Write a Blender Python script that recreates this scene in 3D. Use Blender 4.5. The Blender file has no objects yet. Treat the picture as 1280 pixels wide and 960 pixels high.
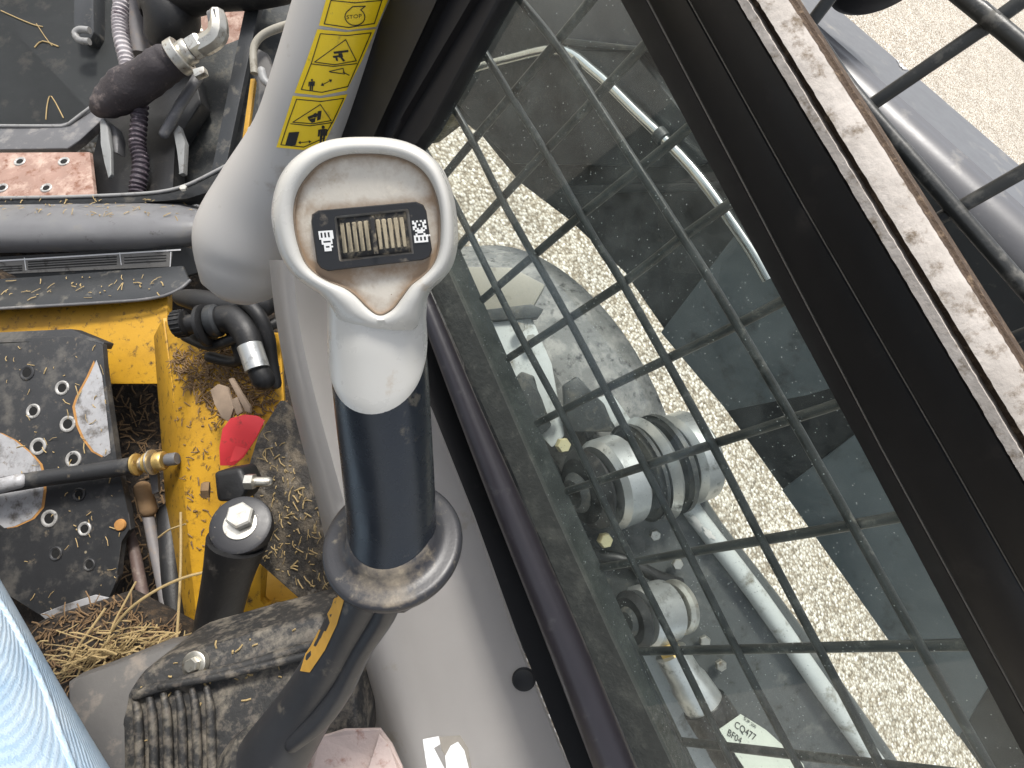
import bpy, bmesh, math, random
from mathutils import Vector, Matrix
from mathutils.bvhtree import BVHTree
random.seed(7)
S = bpy.context.scene
COL = S.collection
R = math.radians

# ------------------------------------------------------------------ camera
F_PX = 700.0
H_CAM = 1.95
LEAN = R(12)                                  # the side window leans outwards at its top
WX = Vector((.65132, -.23677, .72092)); WY = Vector((-.44066, -.89147, .10533)); WZ = Vector((.61774, -.38628, -.68497))
WX.normalize(); WY = (WY - WX*WY.dot(WX)).normalized(); WZ = WX.cross(WY)      # window frame seen from the camera (x right, y down, z ahead)
TX = WX*math.cos(LEAN) + WZ*math.sin(LEAN); TY = WY; TZ = WZ*math.cos(LEAN) - WX*math.sin(LEAN)
AX = Vector((TX.x, TY.x, TZ.x)); AY = Vector((TX.y, TY.y, TZ.y)); AZ = Vector((TX.z, TY.z, TZ.z))   # camera axes in the world
CAM = Vector((0, 0, H_CAM))
NM = Vector((math.cos(LEAN), 0, -math.sin(LEAN)))      # outward normal of the side window
cd = bpy.data.cameras.new('camera'); cam = bpy.data.objects.new('camera', cd); COL.objects.link(cam)
cd.sensor_width = 36; cd.lens = 36*F_PX/1280; cd.clip_start = .01; cd.clip_end = 500
m = Matrix.Identity(4)
for i in range(3):
    m[i][0] = AX[i]; m[i][1] = -AY[i]; m[i][2] = -AZ[i]; m[i][3] = CAM[i]
cam.matrix_world = m
S.camera = cam
S.render.resolution_x = 1024; S.render.resolution_y = 768

# ------------------------------------------------------------------ light
SUN_EL, SUN_AZ = R(60), R(8)        # azimuth from forward (+Y), clockwise
w = bpy.data.worlds.new('World'); S.world = w; w.use_nodes = True
nt = w.node_tree; bg = nt.nodes['Background']
sky = nt.nodes.new('ShaderNodeTexSky'); sky.sky_type = 'NISHITA'; sky.sun_disc = False
sky.sun_elevation = SUN_EL; sky.sun_rotation = SUN_AZ; sky.air_density = 1.0; sky.dust_density = 3.0
hs = nt.nodes.new('ShaderNodeHueSaturation'); hs.inputs['Saturation'].default_value = .35
nt.links.new(sky.outputs[0], hs.inputs['Color']); nt.links.new(hs.outputs[0], bg.inputs[0]); bg.inputs[1].default_value = .12
sd = bpy.data.lights.new('sun', 'SUN'); sun = bpy.data.objects.new('sun', sd); COL.objects.link(sun)
sd.energy = 2.0; sd.angle = R(10); sd.color = (1, .96, .9)
sdir = Vector((math.sin(SUN_AZ)*math.cos(SUN_EL), math.cos(SUN_AZ)*math.cos(SUN_EL), math.sin(SUN_EL)))
sun.rotation_euler = sdir.to_track_quat('Z', 'Y').to_euler(); sun.location = (0, 0, 6)
S.view_settings.view_transform = 'Standard'; S.view_settings.look = 'None'
S.view_settings.exposure = 1.0; S.view_settings.gamma = 1

# ------------------------------------------------------------------ pixel -> place
def ray(x, y): return AX*((x-640)/F_PX) + AY*((y-480)/F_PX) + AZ
def U(x, y, d): return CAM + ray(x, y)*d
def onW(x, y, xm):                    # on the plane parallel to the window at distance xm
    r = ray(x, y); return CAM + r*(xm/r.dot(NM))
def onX(x, y, X):
    r = ray(x, y); return CAM + r*(X/r.x)
def onZ(x, y, Z):
    r = ray(x, y); return CAM + r*((Z-H_CAM)/r.z)
def V3(p): return p if isinstance(p, Vector) else U(*p)
VIEW = AZ.copy()

# ------------------------------------------------------------------ materials
MATS = {}
def mat(name, col, rough=.5, metal=0., var=.12, vscale=25, dirt=None, bump=None, specks=None, spec=.5, coat=0., streak=None):
    if name in MATS: return MATS[name]
    M = bpy.data.materials.new(name); M.use_nodes = True; n = M.node_tree.nodes; l = M.node_tree.links
    b = n['Principled BSDF']; b.inputs['Metallic'].default_value = metal; b.inputs['Specular IOR Level'].default_value = spec
    if coat: b.inputs['Coat Weight'].default_value = coat; b.inputs['Coat Roughness'].default_value = .15
    tc = n.new('ShaderNodeTexCoord')
    def noise(sc, det=5, ro=.6, vec=None):
        t = n.new('ShaderNodeTexNoise'); t.inputs['Scale'].default_value = sc; t.inputs['Detail'].default_value = det; t.inputs['Roughness'].default_value = ro
        l.new(vec or tc.outputs['Object'], t.inputs['Vector']); return t.outputs['Fac']
    def ramp(inp, a, c, lo=(0, 0, 0, 1), hi=(1, 1, 1, 1)):
        r = n.new('ShaderNodeValToRGB'); r.color_ramp.elements[0].position = a; r.color_ramp.elements[1].position = c
        r.color_ramp.elements[0].color = lo; r.color_ramp.elements[1].color = hi; l.new(inp, r.inputs[0]); return r.outputs[0]
    def mix(fac, a, c):
        x = n.new('ShaderNodeMix'); x.data_type = 'RGBA'
        l.new(fac, x.inputs[0])
        for s, v in ((6, a), (7, c)):
            if isinstance(v, tuple): x.inputs[s].default_value = (*v[:3], 1)
            else: l.new(v, x.inputs[s])
        return x.outputs[2]
    dk = tuple(c*(1-var) for c in col); lt = tuple(min(1, c*(1+var)) for c in col)
    c = mix(noise(vscale), dk, lt)
    rr = None
    if dirt:
        for (dc, amt, sc) in (dirt if isinstance(dirt, list) else [dirt]):
            f = ramp(noise(sc, 8, .68), max(0, .66-amt*.5), min(1, .79-amt*.45))
            c = mix(f, c, dc); rr = f
    if specks:
        sc_, dens, scale = specks
        v = n.new('ShaderNodeTexVoronoi'); v.inputs['Scale'].default_value = scale; l.new(tc.outputs['Object'], v.inputs['Vector'])
        f1 = ramp(v.outputs['Distance'], .10, .16, (1, 1, 1, 1), (0, 0, 0, 1))
        f2 = ramp(noise(scale*.35, 2), 1-dens-.05, 1-dens+.02)
        mm = n.new('ShaderNodeMath'); mm.operation = 'MULTIPLY'; l.new(f1, mm.inputs[0]); l.new(f2, mm.inputs[1])
        c = mix(mm.outputs[0], c, sc_)
    l.new(c, b.inputs['Base Color'])
    rn = n.new('ShaderNodeMapRange'); l.new(noise(vscale*2.3, 4), rn.inputs[0])
    rn.inputs[3].default_value = max(.03, rough-.1); rn.inputs[4].default_value = min(1, rough+.12)
    if rr:
        x = n.new('ShaderNodeMath'); x.operation = 'MAXIMUM'; l.new(rn.outputs[0], x.inputs[0])
        y = n.new('ShaderNodeMath'); y.operation = 'MULTIPLY'; l.new(rr, y.inputs[0]); y.inputs[1].default_value = .85
        l.new(y.outputs[0], x.inputs[1]); l.new(x.outputs[0], b.inputs['Roughness'])
    else: l.new(rn.outputs[0], b.inputs['Roughness'])
    if bump:
        bn = n.new('ShaderNodeBump'); bn.inputs['Strength'].default_value = bump[1]; bn.inputs['Distance'].default_value = bump[2] if len(bump) > 2 else .001
        l.new(noise(bump[0], 6), bn.inputs['Height']); l.new(bn.outputs[0], b.inputs['Normal'])
    MATS[name] = M; return M

def add_grime(M, col, scale=120):
    n = M.node_tree.nodes; l = M.node_tree.links; b = n['Principled BSDF']
    src = b.inputs['Base Color'].links[0].from_socket
    at = n.new('ShaderNodeAttribute'); at.attribute_name = 'grime'; tc = n.new('ShaderNodeTexCoord')
    nz = n.new('ShaderNodeTexNoise'); nz.inputs['Scale'].default_value = scale; nz.inputs['Detail'].default_value = 8; nz.inputs['Roughness'].default_value = .7; l.new(tc.outputs['Object'], nz.inputs['Vector'])
    a = n.new('ShaderNodeMath'); a.operation = 'ADD'; l.new(at.outputs['Fac'], a.inputs[0]); l.new(nz.outputs[0], a.inputs[1])
    r = n.new('ShaderNodeMapRange'); l.new(a.outputs[0], r.inputs[0]); r.inputs[1].default_value = .62; r.inputs[2].default_value = 1.25
    x = n.new('ShaderNodeMix'); x.data_type = 'RGBA'; l.new(r.outputs[0], x.inputs[0]); l.new(src, x.inputs[6]); x.inputs[7].default_value = (*col, 1)
    l.new(x.outputs[2], b.inputs['Base Color'])
def set_grime(o, fn):
    me = o.data; at = me.attributes.new('grime', 'FLOAT', 'POINT')
    for i, v in enumerate(me.vertices):
        d = v.co-CAM; z = d.dot(AZ); at.data[i].value = fn(640+F_PX*d.dot(AX)/z, 480+F_PX*d.dot(AY)/z, v.co)
DUST = (.36, .31, .24); MUD = (.12, .09, .06); RUST = (.22, .09, .04)
m_trim = mat('grey moulded trim', (.46, .44, .42), .42, var=.04, vscale=12, dirt=(DUST, .12, 14), bump=(900, .12, .0004), specks=((.1, .09, .08), .18, 130))
m_pillar = mat('light grey pillar plastic', (.42, .405, .385), .45, var=.04, vscale=10, dirt=((.25, .21, .17), .14, 12), bump=(1200, .12, .0003))
m_head = mat('off white joystick plastic', (.52, .51, .475), .28, var=.05, vscale=30, dirt=((.40, .33, .25), .1, 40), bump=(500, .05, .0003))
m_face = mat('dusty joystick face', (.55, .51, .44), .62, var=.12, vscale=70, dirt=[((.40, .33, .25), .26, 55), ((.62, .57, .48), .2, 120)], bump=(260, .35, .0005), specks=((.16, .1, .06), .3, 420))
add_grime(m_face, (.27, .185, .115), 130)
m_grip = mat('black grip rubber', (.011, .014, .019), .26, var=.2, dirt=((.10, .09, .07), .10, 45), specks=((.4, .38, .33), .16, 160), bump=(700, .08, .0003))
m_collar = mat('dusty black collar rubber', (.022, .022, .025), .40, var=.2, dirt=[((.10, .09, .07), .12, 90)], specks=((.4, .36, .3), .3, 220), bump=(500, .25, .0004))
add_grime(m_collar, (.30, .25, .18), 90)
m_stalk = mat('dark grey stalk rubber', (.028, .029, .032), .42, var=.15, dirt=((.16, .14, .11), .14, 30), bump=(700, .15, .0003))
m_ochre = mat('ochre scuff', (.50, .27, .04), .6, var=.25, vscale=60)
m_bezel = mat('switch bezel black', (.014, .0145, .016), .45, var=.1, dirt=((.2, .17, .13), .1, 60), bump=(900, .15, .0002))
m_rock = mat('rocker black', (.02, .019, .018), .45, dirt=((.30, .25, .17), .30, 110))
m_rib = mat('dust caked rocker rib', (.34, .29, .20), .75, var=.3, vscale=200, dirt=((.06, .05, .04), .22, 150), bump=(500, .4, .0004))
m_white = mat('white print', (.75, .75, .73), .55, var=.05)
m_yel = mat('yellow warning sticker', (.86, .60, .012), .4, var=.05, dirt=((.4, .28, .04), .08, 60))
m_blk = mat('black print', (.01, .01, .01), .5, var=.1)
m_black = mat('black window frame paint', (.007, .0067, .007), .42, var=.15, specks=((.35, .33, .3), .13, 110), dirt=((.018, .016, .015), .10, 30), bump=(900, .12, .0003), spec=.35)
m_seal = mat('black rubber seal', (.012, .011, .012), .5, var=.2, specks=((.35, .33, .3), .12, 150), spec=.35)
m_tube = mat('satin black sill tube', (.020, .018, .022), .32, var=.2, vscale=40, dirt=((.05, .048, .048), .10, 40), specks=((.4, .4, .4), .14, 120), bump=(800, .1, .0003))
m_dseal = mat('dirty glazing seal', (.045, .048, .042), .7, var=.3, vscale=60, dirt=[((.075, .078, .066), .3, 30), ((.11, .11, .09), .12, 120)], bump=(200, .5, .002))
m_channel = mat('dirt caked window channel', (.46, .42, .38), .85, var=.25, vscale=60, dirt=[((.38, .345, .31), .5, 40), ((.15, .115, .08), .26, 90)], bump=(220, .6, .0015), specks=((.1, .07, .05), .25, 220))
m_groove = mat('brown dirt in groove', (.07, .045, .028), .95, var=.4, vscale=120, dirt=((.2, .14, .09), .25, 150), bump=(400, .9, .002))
m_bar = mat('black guard bar paint', (.03, .031, .029), .36, var=.3, vscale=60, dirt=((.13, .125, .11), .22, 60), bump=(300, .25, .0005))
m_boom = mat('dark boom paint', (.02, .023, .025), .42, var=.3, vscale=5, dirt=[((.04, .046, .046), .24, 7), ((.08, .075, .065), .12, 40)], bump=(90, .25, .001), specks=((.2, .2, .18), .25, 60))
m_boomtop = mat('grey boom top paint', (.105, .105, .11), .36, var=.12, vscale=14, dirt=((.22, .21, .19), .16, 22), bump=(200, .15, .0006))
m_chip = mat('bare metal chip', (.62, .6, .57), .45, var=.2, vscale=60)
m_pipe = mat('polished pipe', (.55, .57, .55), .16, metal=.9, var=.15)
m_tyre = mat('muddy tyre rubber', (.15, .15, .145), .85, var=.3, vscale=20, dirt=[((.27, .265, .25), .4, 16), ((.03, .03, .03), .25, 45)], bump=(70, .6, .004))
m_arm = mat('grey chassis paint', (.075, .08, .08), .4, var=.15, vscale=12, dirt=[((.15, .15, .14), .22, 18), ((.04, .04, .035), .2, 40)], bump=(150, .25, .001))
m_armdk = mat('oily dark chassis paint', (.03, .033, .033), .5, var=.3, vscale=20, dirt=((.09, .085, .07), .3, 30), bump=(120, .4, .002))
m_pale = mat('pale grey paint with edge highlight', (.46, .48, .47), .45, var=.12, vscale=14, dirt=((.16, .15, .12), .25, 20))
m_beige = mat('beige panel paint', (.30, .28, .23), .5, var=.1, vscale=20, dirt=((.14, .12, .09), .2, 25))
m_chrome = mat('worn steel boss', (.52, .53, .52), .33, metal=.75, var=.25, vscale=30, dirt=((.12, .12, .11), .2, 28), bump=(200, .2, .0006))
m_steel = mat('zinc plated steel', (.58, .56, .50), .35, metal=.85, var=.2, vscale=60, dirt=((.2, .15, .1), .2, 70))
m_brass = mat('brassy fitting', (.62, .44, .16), .4, metal=.7, var=.2, vscale=60, dirt=((.25, .15, .07), .25, 80))
m_hose = mat('black hydraulic hose', (.009, .009, .0095), .5, var=.25, dirt=((.05, .045, .04), .16, 35), bump=(200, .4, .001))
m_sleeve = mat('purple brown fabric sleeve', (.036, .030, .033), .72, var=.25, vscale=30, dirt=((.16, .13, .12), .22, 26), bump=(120, .6, .003))
m_ribhose = mat('pale ribbed conduit', (.46, .43, .44), .6, var=.25, vscale=50, dirt=((.12, .08, .10), .25, 40))
m_ribdk = mat('dark ribbed conduit', (.04, .03, .04), .55, var=.25, vscale=50, dirt=((.24, .20, .22), .22, 60))
m_panel = mat('dark grey bucket paint', (.042, .046, .047), .6, var=.2, vscale=8, dirt=((.10, .095, .085), .2, 14), specks=((.2, .18, .13), .2, 60), bump=(120, .2, .001))
m_steeldk = mat('worn dark steel bar', (.11, .11, .115), .5, var=.25, vscale=20, dirt=((.22, .21, .20), .3, 22), bump=(120, .4, .001))
m_rust = mat('pink rusty plate', (.30, .19, .15), .8, var=.3, vscale=22, dirt=[((.45, .33, .27), .35, 24), ((.17, .07, .04), .28, 35)], bump=(150, .5, .0012))
m_beam = mat('grey steel beam paint', (.31, .31, .32), .36, var=.15, vscale=14, dirt=[((.36, .34, .31), .2, 14), ((.12, .11, .1), .1, 40)], bump=(200, .2, .0008), specks=((.3, .27, .2), .25, 50))
m_lip = mat('black steel lip', (.026, .028, .03), .42, var=.2, dirt=((.13, .12, .10), .2, 22), specks=((.3, .26, .18), .25, 60), bump=(150, .25, .001))
m_yellow = mat('yellow chassis paint', (.50, .27, .014), .55, var=.15, vscale=18, dirt=[((.38, .20, .012), .36, 9), ((.05, .03, .015), .22, 60)], specks=((.04, .025, .015), .36, 90), bump=(180, .3, .001))
m_plate = mat('black pedal plate', (.026, .027, .029), .5, var=.3, vscale=18, dirt=[((.085, .08, .072), .3, 18), ((.17, .14, .10), .12, 60)], specks=((.32, .27, .18), .28, 55), bump=(140, .35, .001))
m_bare = mat('bare worn aluminium', (.40, .40, .41), .5, metal=.2, var=.3, vscale=40, dirt=[((.13, .12, .11), .30, 28), ((.2,.17,.14),.2,90)], bump=(200, .4, .0008))
m_rustline = mat('orange rust edge', (.40, .20, .06), .85, var=.35, vscale=80)
m_dark = mat('dark soil in the frame', (.02, .015, .011), .95, var=.4, vscale=30, dirt=((.09, .06, .035), .30, 55), bump=(120, 1., .006))
m_mat = mat('dusty floor mat', (.055, .05, .045), .9, var=.3, vscale=30, dirt=[((.20, .165, .12), .38, 26), ((.30, .27, .23), .16, 60)], bump=(180, .9, .004))
m_boot = mat('dusty rubber base', (.024, .024, .024), .6, var=.3, vscale=25, dirt=[((.17, .15, .12), .34, 45), ((.11, .095, .08), .28, 110)], bump=(160, .5, .0015), specks=((.35, .3, .22), .25, 60))
m_greyplate = mat('grey steel side plate', (.11, .105, .10), .6, var=.2, vscale=20, dirt=((.22, .19, .16), .25, 22), bump=(150, .3, .001))
m_straw = mat('dry straw', (.36, .265, .125), .8, var=.35, vscale=60)
m_strawdk = mat('brown chaff', (.16, .10, .05), .9, var=.5, vscale=40)
m_red = mat('red plastic tag', (.75, .05, .06), .55, var=.1, vscale=30, dirt=((.3, .05, .04), .15, 40))
m_wood = mat('weathered wood chip', (.24, .18, .13), .9, var=.35, vscale=60)
m_paper = mat('stained crumpled paper', (.55, .44, .40), .8, var=.15, vscale=40, dirt=((.32, .17, .13), .22, 45), bump=(60, .6, .003))
m_sticker = mat('torn white label', (.78, .78, .78), .6, var=.04)
m_rimgrey = mat('worn grey rim', (.26, .26, .255), .5, var=.2, vscale=40, dirt=((.12, .11, .1), .25, 40))
m_palebr = mat('pale yellow nut', (.55, .50, .30), .45, metal=.5, var=.15, vscale=60, dirt=((.25, .2, .1), .2, 80))
m_lever = mat('dull grey lever', (.24, .245, .24), .5, var=.2, vscale=30, dirt=((.12, .11, .1), .25, 40))
m_tag = mat('pale green paper tag', (.54, .57, .49), .7, var=.06)
m_cable = mat('brown cable', (.11, .075, .065), .6, var=.3, vscale=40, dirt=((.2, .16, .13), .3, 40))
m_cableg = mat('grey cable', (.16, .15, .15), .6, var=.3, vscale=40, dirt=((.2, .16, .13), .3, 40))
m_moss = mat('olive mud', (.075, .065, .035), .95, var=.4, vscale=20, dirt=[((.16, .14, .08), .4, 18), ((.03, .028, .018), .3, 35)], bump=(70, .9, .008))

def gravel_mat():
    M = bpy.data.materials.new('pale aggregate ground'); M.use_nodes = True; n = M.node_tree.nodes; l = M.node_tree.links; b = n['Principled BSDF']
    tc = n.new('ShaderNodeTexCoord'); v = n.new('ShaderNodeTexVoronoi'); v.inputs['Scale'].default_value = 68; l.new(tc.outputs['Object'], v.inputs['Vector'])
    r = n.new('ShaderNodeValToRGB'); cr = r.color_ramp
    sx = n.new('ShaderNodeSeparateColor'); l.new(v.outputs['Color'], sx.inputs[0]); l.new(sx.outputs[0], r.inputs[0])
    cr.elements[0].color = (.24, .205, .16, 1); cr.elements[1].color = (.82, .79, .72, 1)
    for p, c in ((.22, (.40, .345, .265, 1)), (.5, (.55, .505, .43, 1)), (.75, (.64, .60, .53, 1))):
        e = cr.elements.new(p); e.color = c
    nz = n.new('ShaderNodeTexNoise'); nz.inputs['Scale'].default_value = 3; nz.inputs['Detail'].default_value = 6; l.new(tc.outputs['Object'], nz.inputs['Vector'])
    mr = n.new('ShaderNodeMapRange'); l.new(nz.outputs[0], mr.inputs[0]); mr.inputs[3].default_value = .7; mr.inputs[4].default_value = 1.25
    rd = n.new('ShaderNodeValToRGB'); l.new(v.outputs['Distance'], rd.inputs[0]); rd.color_ramp.elements[0].position = .35; rd.color_ramp.elements[0].color = (1, 1, 1, 1); rd.color_ramp.elements[1].position = .75; rd.color_ramp.elements[1].color = (.5, .46, .40, 1)
    mx = n.new('ShaderNodeMix'); mx.data_type = 'RGBA'; mx.blend_type = 'MULTIPLY'; mx.inputs[0].default_value = 1; l.new(r.outputs[0], mx.inputs[6]); l.new(rd.outputs[0], mx.inputs[7])
    m2 = n.new('ShaderNodeMix'); m2.data_type = 'RGBA'; m2.blend_type = 'MULTIPLY'; m2.inputs[0].default_value = 1; l.new(mx.outputs[2], m2.inputs[6]); l.new(mr.outputs[0], m2.inputs[7])
    l.new(m2.outputs[2], b.inputs['Base Color']); b.inputs['Roughness'].default_value = .85
    bn = n.new('ShaderNodeBump'); bn.invert = True; bn.inputs['Strength'].default_value = .8; bn.inputs['Distance'].default_value = .008; l.new(v.outputs['Distance'], bn.inputs['Height']); l.new(bn.outputs[0], b.inputs['Normal'])
    return M
def glass_mat():
    M = bpy.data.materials.new('dusty hazed green glass'); M.use_nodes = True; n = M.node_tree.nodes; l = M.node_tree.links
    for x in list(n):
        if x.type == 'BSDF_PRINCIPLED': n.remove(x)
    out = n['Material Output']
    tr = n.new('ShaderNodeBsdfTransparent'); tr.inputs[0].default_value = (.935, .965, .95, 1)
    gl = n.new('ShaderNodeBsdfGlossy'); gl.inputs['Roughness'].default_value = .02
    df = n.new('ShaderNodeBsdfDiffuse'); df.inputs[0].default_value = (.5, .54, .5, 1)
    fr = n.new('ShaderNodeFresnel'); fr.inputs[0].default_value = 1.45
    ge = n.new('ShaderNodeNewGeometry'); ms = n.new('ShaderNodeMath'); ms.operation = 'SUBTRACT'; ms.inputs[0].default_value = 1; l.new(ge.outputs['Backfacing'], ms.inputs[1]); mf = n.new('ShaderNodeMath'); mf.operation = 'MULTIPLY'; l.new(fr.outputs[0], mf.inputs[0]); l.new(ms.outputs[0], mf.inputs[1])
    m1 = n.new('ShaderNodeMixShader'); l.new(mf.outputs[0], m1.inputs[0]); l.new(tr.outputs[0], m1.inputs[1]); l.new(gl.outputs[0], m1.inputs[2])
    tc = n.new('ShaderNodeTexCoord')
    v = n.new('ShaderNodeTexVoronoi'); v.inputs['Scale'].default_value = 230; l.new(tc.outputs['Object'], v.inputs['Vector'])
    r1 = n.new('ShaderNodeValToRGB'); l.new(v.outputs['Distance'], r1.inputs[0]); r1.color_ramp.elements[0].position = .05; r1.color_ramp.elements[0].color = (.8, .8, .8, 1); r1.color_ramp.elements[1].position = .15; r1.color_ramp.elements[1].color = (0, 0, 0, 1)
    nz = n.new('ShaderNodeTexNoise'); nz.inputs['Scale'].default_value = 34; nz.inputs['Detail'].default_value = 9; nz.inputs['Roughness'].default_value = .75; l.new(tc.outputs['Object'], nz.inputs['Vector'])
    r2 = n.new('ShaderNodeValToRGB'); l.new(nz.outputs[0], r2.inputs[0]); r2.color_ramp.elements[0].position = .38; r2.color_ramp.elements[0].color = (.0, .0, .0, 1); r2.color_ramp.elements[1].position = .9; r2.color_ramp.elements[1].color = (.12, .12, .12, 1)
    nz2 = n.new('ShaderNodeTexNoise'); nz2.inputs['Scale'].default_value = 60; l.new(tc.outputs['Object'], nz2.inputs['Vector'])
    r3 = n.new('ShaderNodeValToRGB'); l.new(nz2.outputs[0], r3.inputs[0]); r3.color_ramp.elements[0].position = .47; r3.color_ramp.elements[1].position = .55
    mu = n.new('ShaderNodeMath'); mu.operation = 'MULTIPLY'; l.new(r1.outputs[0], mu.inputs[0]); l.new(r3.outputs[0], mu.inputs[1])
    n4 = n.new('ShaderNodeTexNoise'); n4.inputs['Scale'].default_value = 7; n4.inputs['Detail'].default_value = 5; l.new(tc.outputs['Object'], n4.inputs['Vector'])  # broad pale patches paint reflective haze onto the pane, besides the dust
    r4 = n.new('ShaderNodeValToRGB'); l.new(n4.outputs[0], r4.inputs[0]); r4.color_ramp.elements[0].position = .4; r4.color_ramp.elements[1].position = .75; r4.color_ramp.elements[1].color = (.02, .02, .02, 1)
    a4 = n.new('ShaderNodeMath'); a4.operation = 'ADD'; l.new(mu.outputs[0], a4.inputs[0]); l.new(r4.outputs[0], a4.inputs[1])
    ad = n.new('ShaderNodeMath'); ad.operation = 'ADD'; ad.use_clamp = True; l.new(a4.outputs[0], ad.inputs[0]); l.new(r2.outputs[0], ad.inputs[1])
    m2 = n.new('ShaderNodeMixShader'); l.new(ad.outputs[0], m2.inputs[0]); l.new(m1.outputs[0], m2.inputs[1]); l.new(df.outputs[0], m2.inputs[2])
    l.new(m2.outputs[0], out.inputs[0]); return M
def denim_mat():
    M = bpy.data.materials.new('pale blue denim'); M.use_nodes = True; n = M.node_tree.nodes; l = M.node_tree.links; b = n['Principled BSDF']
    uv = n.new('ShaderNodeUVMap'); tc = n.new('ShaderNodeTexCoord')
    wv = n.new('ShaderNodeTexWave'); wv.inputs['Scale'].default_value = 230; wv.inputs['Distortion'].default_value = 2.5; wv.inputs['Detail'].default_value = 3; wv.inputs['Detail Scale'].default_value = 3; wv.bands_direction = 'DIAGONAL'
    l.new(tc.outputs['Object'], wv.inputs['Vector'])
    nz = n.new('ShaderNodeTexNoise'); nz.inputs['Scale'].default_value = 22; nz.inputs['Detail'].default_value = 6; l.new(tc.outputs['Object'], nz.inputs['Vector'])
    r = n.new('ShaderNodeValToRGB'); l.new(wv.outputs[0], r.inputs[0]); r.color_ramp.elements[0].position = .1; r.color_ramp.elements[0].color = (.36, .455, .54, 1); r.color_ramp.elements[1].position = .75; r.color_ramp.elements[1].color = (.45, .53, .60, 1)
    r2 = n.new('ShaderNodeValToRGB'); l.new(nz.outputs[0], r2.inputs[0]); r2.color_ramp.elements[0].position = .35; r2.color_ramp.elements[0].color = (.72, .82, .92, 1); r2.color_ramp.elements[1].position = .65; r2.color_ramp.elements[1].color = (1.05, 1.05, 1.05, 1)
    mx = n.new('ShaderNodeMix'); mx.data_type = 'RGBA'; mx.blend_type = 'MULTIPLY'; mx.inputs[0].default_value = 1; l.new(r.outputs[0], mx.inputs[6]); l.new(r2.outputs[0], mx.inputs[7])
    l.new(mx.outputs[2], b.inputs['Base Color']); b.inputs['Roughness'].default_value = .9
    bn = n.new('ShaderNodeBump'); bn.inputs['Strength'].default_value = .4; bn.inputs['Distance'].default_value = .001; l.new(wv.outputs[0], bn.inputs['Height']); l.new(bn.outputs[0], b.inputs['Normal'])
    return M
m_gravel = gravel_mat(); m_glass = glass_mat(); m_denim = denim_mat()

# ------------------------------------------------------------------ object helpers
def tag(o, label, cat, group=None):
    o['label'] = label; o['category'] = cat
    if group: o['group'] = group
    return o
def thing(name, label, cat, base, group=None):
    e = bpy.data.objects.new(name, None); e.empty_display_size = .02; e.location = base; COL.objects.link(e)
    return tag(e, label, cat, group)
def obj(name, bm, material, parent=None, smooth=True, ang=38):
    """links the bmesh (world coordinates) as one object; a top-level one gets its origin at its centre"""
    me = bpy.data.meshes.new(name)
    bmesh.ops.recalc_face_normals(bm, faces=bm.faces[:])
    if parent is None and bm.verts:
        c = sum((v.co for v in bm.verts), Vector())/len(bm.verts)
        for v in bm.verts: v.co -= c
    else: c = Vector()
    bm.to_mesh(me); bm.free()
    me.materials.append(material)
    if smooth:
        for p in me.polygons: p.use_smooth = True
        me.set_sharp_from_angle(angle=R(ang))
    o = bpy.data.objects.new(name, me); COL.objects.link(o)
    if parent is None: o.location = c
    else:
        o.parent = parent
        base = Vector(); p = parent
        base = world_loc(p)
        o.matrix_parent_inverse = Matrix.Translation(-base)
    return o
def world_loc(o):
    # every parent here is only ever translated; a mesh child stays at the world origin
    return Vector(o.location) if o.parent is None else Vector()
def single(name, bm, material, label, cat, group=None, **k):
    return tag(obj(name, bm, material, None, **k), label, cat, group)
def BM(): return bmesh.new()

def catmull(P, n):
    if n <= 1 or len(P) < 3: return P
    out = []
    for i in range(len(P)-1):
        p0 = P[max(0, i-1)]; p1 = P[i]; p2 = P[i+1]; p3 = P[min(len(P)-1, i+2)]
        for k in range(n):
            t = k/n
            out.append(.5*((2*p1) + (p2-p0)*t + (2*p0-5*p1+4*p2-p3)*t*t + (3*p1-p0-3*p2+p3)*t**3))
    out.append(P[-1]); return out
def frames(P):
    T = [((P[min(i+1, len(P)-1)]-P[max(i-1, 0)]).normalized()) for i in range(len(P))]
    a = VIEW - T[0]*VIEW.dot(T[0]); a.normalize(); N = []
    for t in T:
        a = (a - t*a.dot(t)).normalized(); N.append((a, t.cross(a)))
    return T, N
def tube(bm, P, rad, seg=20, sub=1, cap=True, round_end=False, flat=1.0):
    """swept tube; rad one value or one per point; flat squashes it along the view direction"""
    P = [V3(p) for p in P]
    if not isinstance(rad, (list, tuple)): rad = [rad]*len(P)
    Rr = catmull([Vector((r, 0, 0)) for r in rad], sub); P = catmull(P, sub); rad = [r.x for r in Rr]
    if round_end:
        T, N = frames(P)
        for end in (0, -1):
            t = -T[0] if end == 0 else T[-1]; r = rad[end]; p = P[end]
            ex = [(p + t*(r*.85*math.sin(a)), r*math.cos(a)) for a in (R(35), R(62), R(80))]
            if end == 0:
                for q, rr in ex: P.insert(0, q); rad.insert(0, rr)
            else:
                for q, rr in ex: P.append(q); rad.append(rr)
    T, N = frames(P); rings = []
    for p, r, (a, b) in zip(P, rad, N):
        rings.append([bm.verts.new(p + (a*math.cos(2*math.pi*k/seg)*flat + b*math.sin(2*math.pi*k/seg))*r) for k in range(seg)])
    for A, B in zip(rings, rings[1:]):
        for k in range(seg): bm.faces.new((A[k], A[(k+1) % seg], B[(k+1) % seg], B[k]))
    if cap: bm.faces.new(rings[0]); bm.faces.new(rings[-1])
    return bm
def ptube(bm, L, **k):
    """points (px, py, depth, radius in px)"""
    return tube(bm, [U(x, y, d) for x, y, d, r in L], [r*d/F_PX for x, y, d, r in L], **k)
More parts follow.
